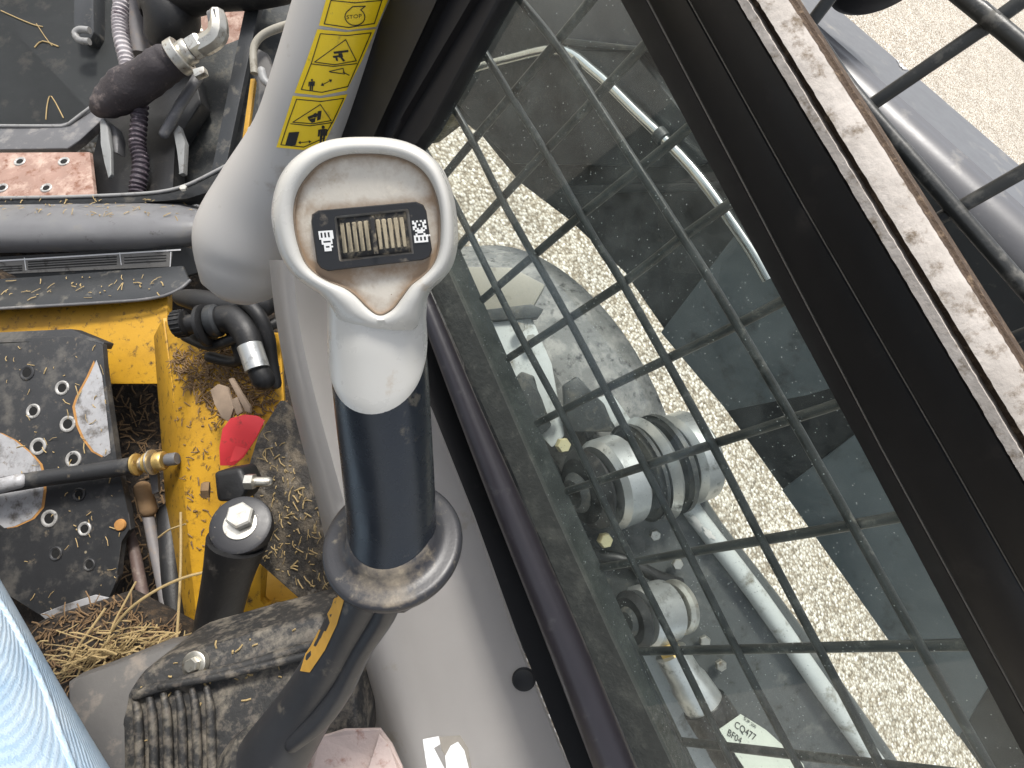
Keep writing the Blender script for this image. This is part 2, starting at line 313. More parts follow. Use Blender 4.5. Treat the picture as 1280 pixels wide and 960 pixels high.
def slab(bm, pts, vec, bevel=0., segs=2):
    """polygon extruded along vec"""
    P = [V3(p) for p in pts]; A = [bm.verts.new(p) for p in P]; B = [bm.verts.new(p+vec) for p in P]; n = len(P)
    fs = [bm.faces.new(A), bm.faces.new(B[::-1])]
    for i in range(n): fs.append(bm.faces.new((A[i], B[i], B[(i+1) % n], A[(i+1) % n])))
    if bevel:
        ed = list({e for f in fs for e in f.edges})
        bmesh.ops.bevel(bm, geom=ed, offset=bevel, segments=segs, profile=.6, affect='EDGES', clamp_overlap=True)
    return bm
def quadstrip(bm, rows):
    """grid of 3D points"""
    G = [[bm.verts.new(V3(p)) for p in r] for r in rows]
    for a, b in zip(G, G[1:]):
        for i in range(len(a)-1): bm.faces.new((a[i], a[i+1], b[i+1], b[i]))
    return bm
def loft(bm, rings, cap0=True, cap1=True):
    G = [[bm.verts.new(p) for p in r] for r in rings]; n = len(G[0])
    for a, b in zip(G, G[1:]):
        for i in range(n): bm.faces.new((a[i], a[(i+1) % n], b[(i+1) % n], b[i]))
    if cap0: bm.faces.new(G[0])
    if cap1: bm.faces.new(G[-1])
    return bm
def lathe(bm, o, axis, prof, seg=28, start=0.):
    axis = axis.normalized(); a = axis.orthogonal().normalized(); b = axis.cross(a)
    rings = [[o + axis*h + (a*math.cos(start+2*math.pi*k/seg) + b*math.sin(start+2*math.pi*k/seg))*r for k in range(seg)] for r, h in prof]
    return loft(bm, rings)
def hexbolt(bm, o, axis, r, h, rot=0.):
    return lathe(bm, o, axis, [(r*.98, 0), (r, h*.15), (r, h*.8), (r*.86, h)], 6, rot)

def bvh(o):
    me = o.data; off = Vector(o.location) if o.parent is None else Vector()
    return BVHTree.FromPolygons([v.co+off for v in me.vertices], [tuple(p.vertices) for p in me.polygons])
def decal_bm(polys, tree, off=.0006, cuts=2, bm=None):
    """pixel polygons laid on a surface along the sight lines"""
    bm = bm or BM()
    for poly in polys:
        t = BM()
        f = t.faces.new([t.verts.new((x, y, 0)) for x, y in poly])
        bmesh.ops.triangulate(t, faces=[f])
        if cuts: bmesh.ops.subdivide_edges(t, edges=t.edges[:], cuts=cuts, use_grid_fill=True)
        mp = {}
        for v in t.verts:
            d = ray(v.co.x, v.co.y).normalized(); h = tree.ray_cast(CAM, d)
            if h[0] is None: continue
            nrm = h[1] if h[1].dot(d) < 0 else -h[1]
            mp[v] = bm.verts.new(h[0] + nrm*off - d*off*.3)
        for f in t.faces:
            if all(v in mp for v in f.verts):
                try: bm.faces.new([mp[v] for v in f.verts])
                except ValueError: pass
        t.free()
    return bm
def stroke(pts, wd, closed=False):
    """polyline as thin pixel quads"""
    Q = []; P = [Vector((x, y)) for x, y in pts]
    if closed: P.append(P[0])
    for a, b in zip(P, P[1:]):
        d = (b-a).normalized(); n = Vector((-d.y, d.x))*wd/2; a2 = a-d*wd*.3; b2 = b+d*wd*.3
        Q.append([tuple(a2+n), tuple(b2+n), tuple(b2-n), tuple(a2-n)])
    return Q
def disc(cx, cy, rx, ry=None, n=14, rot=0.):
    ry = ry or rx
    return [(cx+rx*math.cos(t)*math.cos(rot)-ry*math.sin(t)*math.sin(rot), cy+rx*math.cos(t)*math.sin(rot)+ry*math.sin(t)*math.cos(rot)) for t in [2*math.pi*k/n for k in range(n)]]
def blob(cx, cy, rx, ry, n=18, j=.18, rot=0.):
    return [(cx+(x-cx)*(s := 1+random.uniform(-j, j)), cy+(y-cy)*s) for x, y in disc(cx, cy, rx, ry, n, rot)]
def text_polys(s, m00, m01, m10, m11, ox, oy):
    """outlines of a text, as triangles in pixels; (u, v) of the text -> pixels"""
    cu = bpy.data.curves.new('lettering', 'FONT'); cu.body = s; cu.size = 1; cu.resolution_u = 3
    o = bpy.data.objects.new('lettering', cu); COL.objects.link(o)
    me = bpy.data.meshes.new_from_object(o.evaluated_get(bpy.context.evaluated_depsgraph_get()))
    out = [[(ox+m00*me.vertices[i].co.x+m01*me.vertices[i].co.y, oy+m10*me.vertices[i].co.x+m11*me.vertices[i].co.y) for i in p.vertices] for p in me.polygons]
    bpy.data.objects.remove(o); bpy.data.curves.remove(cu); bpy.data.meshes.remove(me)
    return out

# ================================================================== the setting
bm = BM(); bmesh.ops.create_grid(bm, x_segments=2, y_segments=2, size=60)
g = obj('ground', bm, m_gravel, smooth=False); g['kind'] = 'structure'
FLOOR = .42
bm = BM(); slab(bm, [Vector((-.74, -.9, FLOOR)), Vector((.36, -.9, FLOOR)), Vector((.6, .3, FLOOR)), Vector((.6, .98, FLOOR)), Vector((-.74, .98, FLOOR))], Vector((0, 0, -.05)))
cf = obj('cab_floor', bm, m_dark, smooth=False); cf['kind'] = 'structure'
m_wall = mat('dark cab lining', (.03, .03, .032), .8, var=.2, dirt=((.08, .07, .06), .25, 8))
bm = BM(); slab(bm, [Vector((-.75, -.9, FLOOR)), Vector((-.75, .62, FLOOR)), Vector((-.75, .62, 1.65)), Vector((-.75, -.9, 1.65))], Vector((-.04, 0, 0)), .005)
cw = obj('cab_wall', bm, m_wall, smooth=False); cw['kind'] = 'structure'

# ================================================================== outside: boom arm
XB = .95
boom = thing('boom_arm', 'massive dark steel boom with grey rounded top running past the window', 'boom', Vector((1.1, -.1, .75)))
low = [onX(x, y, XB) for x, y in ((540, 128), (575, 148), (603, 170), (650, 228), (712, 275), (782, 341), (844, 431), (900, 502), (942, 560), (1020, 670), (1113, 800), (1226, 958), (1380, 1175))]
def top_at(y):            # crest of the inner plate, rising towards the rear
    a = onX(1025, 108, XB); b = onX(1280, 345, XB); t = (y-a.y)/(b.y-a.y); return a.z + (b.z-a.z)*t
hi = [Vector((XB, p.y, top_at(p.y))) for p in low]
bm = BM(); T = .02
rows = [[p for p in low], [p for p in hi], [p+Vector((T, 0, 0)) for p in hi], [p+Vector((T, 0, 0)) for p in low], [p.copy() for p in low]]
quadstrip(bm, rows); bmesh.ops.remove_doubles(bm, verts=bm.verts[:], dist=1e-5)
side = obj('inner_plate', bm, m_boom, boom, ang=25)
# rounded shoulder and flat top
RS = .042
bm = BM(); rows = []
for k in range(13):
    a = R(180 - 90*k/12); rows.append([Vector((XB+RS+RS*math.cos(a), p.y, p.z+RS*math.sin(a)-.002)) for p in hi])
rows.append([Vector((XB+RS+.008, p.y, p.z+RS+.0005)) for p in hi]); rows.append([Vector((XB+RS+.012, p.y, p.z+RS-.012)) for p in hi])
quadstrip(bm, rows); obj('rounded_shoulder', bm, m_boomtop, boom)
bm = BM()
rows = [[Vector((XB+RS+.012, p.y, p.z+RS-.012)) for p in hi], [Vector((XB+RS+.255, p.y, p.z+RS-.016)) for p in hi], [Vector((XB+RS+.26, p.y, p.z+RS-.021)) for p in hi], [Vector((XB+RS+.26, p.y, p.z-.3)) for p in hi]]
quadstrip(bm, rows); flg = obj('top_flange', bm, m_boomtop, boom)
tr = bvh(flg)
for b_ in (blob(1127, 81, 4, 9, rot=-.7, j=.35), blob(1202, 130, 3, 15, rot=-.85, j=.4), blob(1214, 137, 5, 4, j=.4), blob(1256, 182, 4, 2.5), blob(1120, 64, 2.5, 1.5), blob(1166, 100, 2, 1.3)):
    obj('paint_chip', decal_bm([b_], tr, .001, 1), m_chip, boom)
# welded stiffeners on the inner face; slate plates are added as painted reflections
tr = bvh(side)
def face_plate(name, poly, t=.012, material=m_boom):
    P = [onX(x, y, XB) for x, y in poly]
    bm = BM(); slab(bm, [p+Vector((-t, 0, 0)) for p in P], Vector((t-.0005, 0, 0)), .003); return obj(name, bm, material, boom, ang=30)
m_plateblue = mat('slate reflection tone', (.10, .12, .128), .38, var=.2, vscale=9, dirt=[((.06, .066, .066), .25, 14)], bump=(120, .25, .001), specks=((.2, .2, .18), .25, 70))  # blue-grey tone of the reflections painted onto the boom side
face_plate('reflection_plate', [(829, 414), (945, 262), (1090, 470), (1010, 492), (912, 512)], .010, m_plateblue)
face_plate('reflection_plate', [(980, 610), (1072, 540), (1240, 850), (1200, 918), (1116, 800)], .010, m_plateblue)
face_plate('stiffener', [(690, 232), (905, 226), (912, 236), (700, 242)], .014)
face_plate('cross_web', [(640, 190), (905, 182), (905, 195), (655, 208)], .010)
# boom nose with the polished pipe that bends over it
bm = BM()
nose = [(560, 118), (586, 92), (640, 72), (702, 62), (790, 62), (900, 200), (860, 210), (640, 205), (603, 165)]
slab(bm, [onX(x, y, XB-.03) for x, y in nose], Vector((.028, 0, 0)), .006); obj('nose_plate', bm, m_boom, boom)
bm = BM(); tube(bm, [onX(x, y, XB-.055) for x, y in ((552, 118), (580, 92), (640, 73), (700, 63), (745, 92), (790, 135), (865, 211), (930, 300), (960, 350))], .0095, sub=6, seg=14); obj('hydraulic_pipe', bm, m_pipe, boom)
for (x, y) in ((722, 80), (826, 170)):
    d = (onX(x+6, y+7, XB-.055)-onX(x, y, XB-.055)).normalized()
    bm = BM(); lathe(bm, onX(x, y, XB-.055)-d*.011, d, [(.0105, 0), (.0135, .002), (.0135, .02), (.0105, .022)], 16); obj('pipe_clamp', bm, m_armdk, boom)
# upper grey knuckle of the boom behind the pipe
bm = BM(); slab(bm, [onX(x, y, XB-.02) for x, y in ((648, -30), (860, -30), (826, 60), (704, 52), (664, 30))], Vector((.05, 0, 0)), .006); obj('knuckle_plate', bm, m_boomtop, boom)
bm = BM(); slab(bm, [onX(x, y, XB-.045) for x, y in ((700, 47), (830, 62), (834, 68), (698, 55))], Vector((.024, 0, 0)), .003); obj('knuckle_lip', bm, m_armdk, boom)

# mud covered bucket end beyond the boom nose
bm = BM()
bk = [onX(x, y, 1.12) for x, y in ((470, 190), (500, 150), (535, 145), (575, 140), (640, 120), (690, 60), (700, -60), (520, -60), (430, 120))]
slab(bm, bk, Vector((.35, .05, -.05)), .02); 
single('loader_bucket', bm, m_moss, 'olive mud caked bucket end ahead of the boom nose behind the glass', 'bucket')

# ================================================================== outside: wheel and chassis
wheel = thing('front_wheel', 'smooth worn dusty grey tyre on the ground below the side window', 'wheel', Vector((.85, .1, 0)))
WC = Vector((.62, .02, .57)); KW = 1.2; 
bm = BM(); lathe(bm, WC, Vector((1, 0, 0)), [(.25, .03), (.27, .0), (.36, -.01), (.42, .01), (.462, .05), (.47, .12), (.47, .2), (.462, .27), (.43, .31), (.36, .33), (.27, .32), (.25, .29)], 72)
for v in bm.verts: v.co.y = WC.y+(v.co.y-WC.y)*KW; v.co.z = WC.z+(v.co.z-WC.z)*KW
tyre = obj('tyre', bm, m_tyre, wheel)
bm = BM(); lathe(bm, WC, Vector((1, 0, 0)), [(.05, .18), (.12, .17), (.2, .2), (.25, .28), (.255, .3), (.255, .04), (.2, .1), (.05, .1)], 40)
for v in bm.verts: v.co.y = WC.y+(v.co.y-WC.y)*KW; v.co.z = WC.z+(v.co.z-WC.z)*KW
obj('rim', bm, m_pale, wheel)

ch = thing('loader_chassis', 'grey steel loader chassis with pivot bosses below the window', 'chassis', U(760, 700, 1.0))
def body(name, poly, d, t=.05, material=m_arm, bev=.004, par=None, vec=None):
    bm = BM(); slab(bm, [p if len(p) == 3 else (*p, d) for p in poly], vec if vec is not None else VIEW*t, bev); return obj(name, bm, material, par or ch)
body('backing_plate', [(560, 330), (640, 395), (690, 500), (720, 545), (800, 600), (860, 640), (1150, 1010), (800, 1010), (660, 720), (590, 520)], 1.10, .03, m_armdk)
body('beige_panel', [(566, 333), (640, 334), (682, 356), (664, 388), (588, 389), (575, 372)], 1.02, .05, m_beige)
body('panel_rail', [(588, 389), (664, 380), (680, 386), (672, 397), (596, 402)], 1.0, .04, m_armdk, .003)
body('pale_panel', [(600, 404), (665, 397), (690, 455), (706, 545), (690, 560), (640, 505), (620, 460)], 1.01, .05, m_pale)
body('bracket', [(644, 472), (652, 464), (668, 470), (675, 500), (690, 532), (676, 545), (656, 530), (650, 500)], .985, .03, m_armdk)
body('bracket', [(704, 482), (722, 470), (740, 490), (756, 505), (770, 540), (715, 540), (706, 510)], .985, .03, m_armdk)
body('gusset', [(748, 498), (765, 492), (800, 540), (775, 545)], .99, .02, m_pale, .002)
# lift arm box: dark top, rounded edge with its highlight put into pale colour
body('arm_top', [(740, 640), (840, 610), (868, 650), (1052, 905), (1122, 1000), (870, 1000), (775, 790)], 1.0, .08, m_arm)
bm = BM(); ptube(bm, [(840, 600, .985, 13), (874, 650, .985, 12), (947, 745, .985, 12), (1033, 868, .985, 12), (1110, 975, .985, 12), (1145, 1025, .985, 12)], sub=3, seg=18); edge = obj('arm_edge', bm, m_pale, ch)
bm = BM(); ptube(bm, [(852, 600, 1.01, 15), (890, 660, 1.01, 14), (964, 755, 1.01, 14), (1055, 880, 1.01, 14), (1132, 990, 1.01, 14)], sub=3, seg=18); obj('arm_flank', bm, m_arm, ch)
bm = decal_bm([blob(872, 655, 10, 5, rot=.9, j=.4), blob(885, 667, 9, 5, rot=.9, j=.4), blob(853, 632, 8, 4, rot=1, j=.4)], bvh(edge), .001, 1); obj('paint_flake', bm, m_chip, ch)
# big pivot boss
def boss(name, c, ax_px, d, rpx, L, material, par, seg=36, bev=.12):
    o = U(*c, d); a = (U(*ax_px[:2], ax_px[2]) - o); ln = a.length; a.normalize(); r = rpx*d/F_PX
    bm = BM(); lathe(bm, o, a, [(r*(1-bev), 0), (r, r*bev), (r, L-r*bev), (r*(1-bev), L)], seg); return obj(name, bm, material, par), o, a, r
pb = thing('pivot_pin', 'large worn silver pivot pin housing beside the arm edge', 'pivot', U(790, 600, .95))
ax = (844, 575, 1.0)
boss('barrel', (749, 608), ax, .93, 58, .055, m_chrome, pb)
boss('ring', (792, 592), (887, 559, 1.0), .945, 63, .014, m_armdk, pb)
boss('ring', (806, 588), (901, 555, 1.0), .955, 67, .022, m_chrome, pb)
boss('collar_ring', (826, 581), (921, 548, 1.02), .97, 64, .012, m_armdk, pb)
boss('outer_sleeve', (842, 577), (937, 544, 1.03), .975, 58, .05, m_chrome, pb)
boss('grease_cap', (726, 614), (821, 581, 1.0), .918, 52, .03, m_hose, pb, bev=.2)
boss('hub', (715, 618), (810, 585, 1.0), .91, 26, .02, m_armdk, pb, bev=.3)
pb2 = thing('lower_pivot_pin', 'smaller silver pivot pin with black end cap below the larger pin', 'pivot', U(810, 770, .9))
boss('barrel', (800, 772), (890, 745, .97), .885, 38, .06, m_chrome, pb2)
boss('grease_cap', (785, 777), (875, 750, .96), .875, 36, .02, m_hose, pb2, bev=.2)
boss('hub', (782, 778), (872, 751, .96), .87, 18, .015, m_armdk, pb2, bev=.3)
boss('thread', (842, 760), (932, 733, 1.), .91, 33, .018, m_steel, pb2)
for (x, y) in ((702, 556), (754, 674)):
    bm = BM(); hexbolt(bm, U(x, y, .93), -VIEW+AX*.3, .0125, .014); nut = single('brass_nut', bm, m_palebr, 'pale brass hex nut above the large pivot pin' if y < 600 else 'pale brass hex nut under the large pivot pin', 'nut')
bm = BM(); slab(bm, [(700, 640, .99), (760, 640, .99), (800, 720, .97), (760, 780, .97), (730, 740, .98)], VIEW*.02, .004); obj('dark_link', bm, m_armdk, ch)
for L, lb in (([(640, 520, 1.0, 11), (664, 560, .98, 11), (690, 590, .97, 11), (700, 640, .97, 11), (716, 700, .96, 11), (745, 760, .95, 11), (770, 830, .95, 11), (800, 930, .95, 11)], 'black hose running down the chassis behind the large pivot cap'), ([(700, 660, 1.0, 8), (735, 690, .97, 8), (780, 700, .96, 8), (820, 720, .965, 8), (850, 730, .98, 8)], 'thin black hose looping between the two pivot pins')):
    bm = BM(); ptube(bm, L, sub=5, seg=16); single('chassis_hose', bm, m_hose, lb, 'hose')
for x, y, d in ((664, 425, .995), (650, 410, .995), (700, 512, .98), (818, 668, .985), (846, 704, .985), (880, 800, .985), (900, 830, .985)):
    bm = BM(); hexbolt(bm, U(x, y, d), -VIEW, .010, .009, x); obj('bolt_head', bm, m_steel, ch, ang=25)
# white strip under the window and the hose with its tag
body('pale_strip', [(790, 818), (850, 810), (866, 850), (905, 960), (930, 1000), (850, 1000), (812, 880)], .93, .03, m_pale)
hose = thing('tagged_hose', 'black hydraulic hose with silver crimp carrying a paper tag', 'hose', U(880, 880, .88))
bm = BM(); ptube(bm, [(838, 815, .89, 21), (856, 845, .885, 22), (860, 852, .885, 25), (882, 884, .88, 26)], seg=20); obj('crimp_ferrule', bm, m_chrome, hose)
bm = BM(); ptube(bm, [(880, 880, .88, 29), (896, 905, .875, 30), (903, 916, .874, 27), (912, 930, .872, 30), (950, 990, .865, 30)], sub=2, seg=20); obj('hose_body', bm, m_hose, hose)
bm = BM(); ptube(bm, [(826, 795, .895, 15), (842, 820, .89, 15)], seg=6); obj('hose_nut', bm, m_brass, hose)
bm = BM(); slab(bm, [(899, 912, .826), (926, 893, .826), (958, 913, .828), (1004, 955, .832), (1010, 975, .832), (940, 975, .829)], VIEW*.001); tg = obj('paper_tag', bm, m_tag, hose, smooth=False)
t = bvh(tg); polys = []
polys += text_polys('CQ477', 8.6, 3.6, 6.0, -11.5, 917, 908) + text_polys('BF04', 8.6, 3.6, 6.0, -11.5, 908, 918)
polys += text_polys('SUP 200', 4.4, 1.6, 3.4, -5.5, 929, 899)
obj('lettering', decal_bm(polys, t, .0008, 0), m_blk, hose, smooth=False)

# ================================================================== side window
sw = thing('side_window', 'dusty green tinted lower side window pane in black rubber', 'window', onW(760, 500, .40))
gl = [onW(x, y, .405) for x, y in ((470, 172), (600, -40), (672, -165), (706, -165), (770, -40), (1320, 1000), (838, 1000), (690, 640), (575, 390), (500, 230))]
bm = BM(); slab(bm, gl, NM*.004); obj('glass', bm, m_glass, sw, smooth=False)
# dirty glazing seal along the bottom, black seal at the front
bm = BM(); A = [onW(x, y, .398) for x, y in ((505, 290), (552, 392), (642, 592), (662, 640), (730, 800), (800, 962), (830, 1030))]; B = [onW(x, y, .403) for x, y in ((530, 270), (587, 400), (668, 585), (692, 640), (765, 800), (842, 962), (875, 1030))]
quadstrip(bm, [[a+NM*.03 for a in A], A, B, [b+NM*.03 for b in B]]); obj('bottom_seal', bm, m_dseal, sw)
sd_ = bm = BM(); slab(bm, [onW(x, y, .392) for x, y in ((470, 178), (735, -260), (768, -260), (534, 160), (524, 174), (500, 205))], NM*.02, .004); obj('front_seal', bm, m_seal, sw)
bm = BM(); slab(bm, [onW(x, y, .372) for x, y in ((405, 185), (500, -30), (602, -260), (672, -260), (560, -30), (472, 150), (462, 190))], NM*.02, .004); obj('front_trim', bm, m_black, sw)
bm = BM(); slab(bm, [onW(x, y, .384) for x, y in ((440, 190), (545, -30), (655, -260), (741, -260), (606, -30), (500, 150), (478, 192))], NM*.02, .004); obj('inner_lip', bm, m_seal, sw)

# ================================================================== guard of steel bars outside the glass
gd = thing('window_guard', 'black steel bar guard fixed outside the side window', 'guard', onW(760, 500, .43))
XG = .43
hz = [[(562, 330), (622, 457), (659, 547), (740, 713), (800, 830), (858, 950)], [(522, 172), (571, 260), (621, 361), (658, 434), (709, 530), (775, 670), (840, 800), (915, 955)],
      [(556, 116), (590, 175), (633, 260), (709, 395), (779, 530), (860, 690), (930, 830), (1000, 962)],
      [(595, 48), (647, 134), (684, 194), (744, 300), (776, 350), (877, 530), (960, 690), (1050, 860), (1105, 965)],
      [(650, 0), (703, 66), (775, 175), (856, 300), (915, 395), (1000, 540), (1090, 700), (1180, 860), (1240, 965)],
      [(1000, 20), (1064, 112), (1140, 200), (1227, 300), (1290, 372)], [(1190, -14), (1225, 14), (1262, 44), (1300, 76)]]
for i, L in enumerate(hz):
    P = [onW(x, y, XG-.0035) for x, y in L]
    P = [P[0]+(P[0]-P[1]).normalized()*(.03 if i < 5 else .25)] + P + [P[-1]+(P[-1]-P[-2]).normalized()*(.15 if i < 5 else .5)]
    bm = BM(); tube(bm, P, .0036 if i < 5 else .0044, seg=12, sub=3); obj('long_bar', bm, m_bar, gd)
vt = [[(540, 238), (556, 219), (603, 162), (690, 60), (735, 5), (765, -30)], [(568, 316), (589, 290), (669, 203), (760, 106), (835, 25), (880, -22)], [(590, 386), (720, 274), (835, 182), (905, 120), (1003, 40), (1040, -6)], [(621, 457), (776, 356), (849, 299), (960, 222), (1085, 134), (1240, 28), (1290, -8)],
      [(648, 541), (765, 482), (900, 417), (1000, 365), (1180, 270), (1290, 208)], [(681, 623), (820, 578), (960, 533), (1100, 487), (1300, 410)], [(721, 715), (840, 694), (960, 674), (1090, 652), (1330, 608)], [(765, 815), (1037, 809), (1200, 806), (1320, 804)], [(835, 925), (1060, 951), (1200, 968), (1340, 985)]]
for L in vt:
    P = [onW(x, y, XG+.0035) for x, y in (L[0], L[-1])]
    P = [onW(*p, XG+.0035) for p in L]; P.append(P[-1]+(P[-1]-P[-2]).normalized()*.28)
    bm = BM(); tube(bm, P, .0041, seg=12, sub=2); obj('cross_bar', bm, m_bar, gd)

# ================================================================== black rail with the dirty channel above the glass
rl = thing('window_rail', 'wide black rail above the glass with a dirt filled channel', 'rail', onW(1030, 400, .38))
L1 = [(661, -220), (762, -30), (776, 0), (916, 260), (1077, 560), (1280, 945), (1330, 1040)]
L2 = [(699, -220), (800, -30), (806, -5), (950, 270), (1101, 560), (1280, 889), (1330, 985)]
L3 = [(734, -220), (840, -30), (860, 0), (1005, 260), (1178, 560), (1280, 740), (1420, 985)]
L4 = [(789, -220), (903, -30), (921, 0), (1077, 260), (1255, 560), (1290, 618), (1500, 970)]
L5 = [(799, -220), (914, -30), (934, 0), (1092, 260), (1270, 555), (1300, 606), (1520, 960)]
L6 = [(808, -220), (926, -30), (946, 0), (1107, 262), (1284, 552), (1310, 596), (1530, 950)]
L7 = [(845, -220), (966, -30), (985, 0), (1150, 260), (1280, 466), (1330, 546), (1560, 920)]
def W(L, x): return [onW(px, py, x) for px, py in L]
def band(name, a, xa, b, xb, material, dep=.018):
    A = W(a, xa); B = W(b, xb); bm = BM()
    quadstrip(bm, [[p+NM*dep for p in A], A, [p.lerp(q, .04)-NM*.0012 for p, q in zip(A, B)], [p.lerp(q, .96)-NM*.0012 for p, q in zip(A, B)], B, [p+NM*dep for p in B]])
    return obj(name, bm, material, rl, ang=50)
band('glazing_lip', L1, .400, L2, .386, m_seal)
m_line = mat('pale dust line', (.16, .15, .135), .9, var=.3, vscale=90, bump=(400, .6, .001))
def off(L, dx): return [(x+dx, y) for x, y in L]
band('lower_face', off(L2, 1.6), .383, L3, .372, m_black)
band('upper_face', off(L3, 1.8), .370, L4, .362, m_black)
bm = BM(); tube(bm, [p+NM*.0006 for p in W(off(L2, .8), .3845)], .00075, seg=6); obj('dust_line', bm, m_line, rl)
bm = BM(); tube(bm, [p+NM*.0010 for p in W(off(L3, .9), .3712)], .0006, seg=6); obj('dust_line', bm, m_line, rl)
# ragged dirty lip, groove and outer track: finely divided so that their edges are uneven
def ragged(name, a, xa, b, xb, material, amp, nlen=220, nw=6, dep=.02, crown=.0):
    def dense(L):
        P = catmull([Vector((x, y, 0)) for x, y in L], 44); return P
    A = dense(a); B = dense(b); rows = []
    n = len(A)
    ja = [random.uniform(-amp, amp) for _ in range(n)]; jb = [random.uniform(-amp, amp) for _ in range(n)]
    for j in range(nw+1):
        t = j/nw; row = []
        for i in range(n):
            p = A[i].lerp(B[i], t); p.x += ja[i]*(1-t)+jb[i]*t + random.uniform(-amp, amp)*.25
            x = xa+(xb-xa)*t - crown*math.sin(math.pi*t) + random.uniform(-1, 1)*amp*.00018
            row.append(onW(p.x, p.y, x))
        rows.append(row)
    rows = [[p+NM*dep for p in rows[0]]]+rows+[[p+NM*dep for p in rows[-1]]]
    bm = BM(); quadstrip(bm, rows); return obj(name, bm, material, rl, ang=60)
ragged('channel_lip', off(L4, .6), .3605, L5, .3605, m_channel, .6, nw=3)
ragged('packed_dirt', off(L5, -2), .374, off(L6, 3), .374, m_groove, .8, nw=4, dep=.02)
ragged('outer_track', L6, .363, L7, .372, m_channel, .6, nw=8, crown=.0012)
bm = BM(); quadstrip(bm, [W(off(L7, .8), .374), W(off(L7, 5), .378), W(off(L7, 10), .379), [p+NM*.02 for p in W(off(L7, 10.5), .379)]]); obj('track_edge', bm, m_groove, rl)

# ================================================================== sill: black gap and satin tube
sl = thing('sill_tube', 'satin black round tube along the foot of the side window', 'tube', onW(680, 700, .385))
cl = [(511, 330), (541, 402), (586, 514), (634, 630), (701, 790), (770, 962), (797, 1030)]
hw = [11, 13, 16.5, 20.5, 24.5, 28, 30]
P = [onW(x, y, .388) for x, y in cl]
rr = [h*(p-CAM).dot(AZ)/F_PX*.93 for h, p in zip(hw, P)]
bm = BM(); tube(bm, P, rr, seg=28, sub=4); obj('tube_body', bm, m_tube, sl)
bm = BM(); A = W([(500, 420), (541, 514), (592, 642), (645, 788), (714, 962), (740, 1030)], .380); B = W([(530, 400), (575, 514), (625, 642), (690, 788), (755, 962), (780, 1030)], .405)
quadstrip(bm, [A, B]); bmesh.ops.solidify(bm, geom=bm.faces[:], thickness=.004); obj('gap_strip', bm, m_black, sl)

# ================================================================== grey side trim
tm = thing('side_trim', 'grey moulded plastic trim along the cab side behind the joystick', 'trim', U(560, 800, .62))
st = [((336, 325), (500, 325)), ((345, 400), (505, 420)), ((364, 500), (541, 514)), ((401, 650), (592, 642)), ((428, 780), (643, 784)), ((452, 880), (680, 880)), ((478, 962), (714, 962)), ((505, 1040), (745, 1040))]
prof = [(0, .262), (.0, .245), (.015, .236), (.05, .228), (.11, .224), (.18, .228), (.26, .240), (.36, .262), (.5, .292), (.66, .322), (.82, .345), (.93, .358), (.985, .366), (1., .374)]
rows = []
for (a, b) in st:
    rows.append([onW(a[0]+(b[0]-a[0])*t, a[1]+(b[1]-a[1])*t, x+.055) for t, x in prof])
rows = [list(c) for c in zip(*[catmull(list(c), 6) for c in zip(*rows)])]
bm = BM(); quadstrip(bm, rows); bmesh.ops.solidify(bm, geom=bm.faces[:], thickness=-.003); trim = obj('trim_panel', bm, m_trim, tm, ang=60)
tt = bvh(trim)
h = tt.ray_cast(CAM, ray(655, 849).normalized()); nrm = h[1] if h[1].dot(VIEW) < 0 else -h[1]
hd = (h[0]-CAM).dot(AZ)
bm = BM(); lathe(bm, h[0]+nrm*.0002, nrm, [(14.5*hd/F_PX*1.05, 0), (14.5*hd/F_PX, .0012), (12.5*hd/F_PX, .0016), (11*hd/F_PX, .0008)], 28); obj('hole_plug', bm, m_black, tm)
lab = [[(528, 924), (548, 920), (550, 930), (542, 935), (556, 962), (562, 985), (538, 985)], [(556, 945), (563, 932), (572, 927), (580, 938), (592, 985), (560, 985)]]
obj('torn_label', decal_bm(lab, tt, .0006, 2), m_sticker, tm)
m_res = mat('label glue residue', (.24, .22, .19), .9, var=.2, vscale=80)
obj('glue_residue', decal_bm([[(549, 921), (575, 919), (585, 935), (590, 962), (566, 960), (552, 938)]], tt, .0003, 2), m_res, tm)

# ================================================================== corner pillar with warning stickers
cp = thing('corner_pillar', 'light grey plastic corner pillar cover with yellow warning stickers', 'pillar', U(300, 370, .76))
bm = BM(); ptube(bm, [(535, -250, .43, 66), (460, -70, .50, 60), (433, 0, .525, 57), (399, 100, .57, 53), (370, 180, .62, 52), (334, 250, .67, 58), (310, 300, .70, 61), (302, 335, .715, 52)], sub=6, seg=40, round_end=True)
pil = obj('pillar_cover', bm, m_pillar, cp, ang=70); pt = bvh(pil)
def c2(L): return [(300+u/3.7647, v/3.7647) for u, v in L]
def sticker(name, outer, lines, shapes, wd=1.1):
    s = obj(name, decal_bm([c2(outer)], pt, .0005, 4), m_yel, cp)
    polys = []
    for L, closed in lines: polys += stroke(c2(L), wd, closed)
    bm = decal_bm(polys, pt, .0009, 1); decal_bm([p for p in shapes], pt, .0009, 1, bm)
    obj('pictogram', bm, m_blk, s, smooth=False)
    return s
def man(u, v, s):
    """standing figure, u v = top of the head in crop pixels"""
    q = [c2([(u+x*s, v+y*s) for x, y in disc(2, 7, 6.5, 7, 10)])]
    for P in ([(-9, 16), (12, 14), (12, 40), (-10, 44)], [(-18, 18), (-9, 16), (-12, 44), (-20, 46)], [(13, 14), (21, 17), (17, 42), (11, 42)], [(-11, 43), (-1, 42), (-5, 72), (-13, 74)], [(2, 42), (11, 40), (6, 70), (-1, 71)]):
        q.append(c2([(u+x*s, v+y*s) for x, y in P]))
    return q
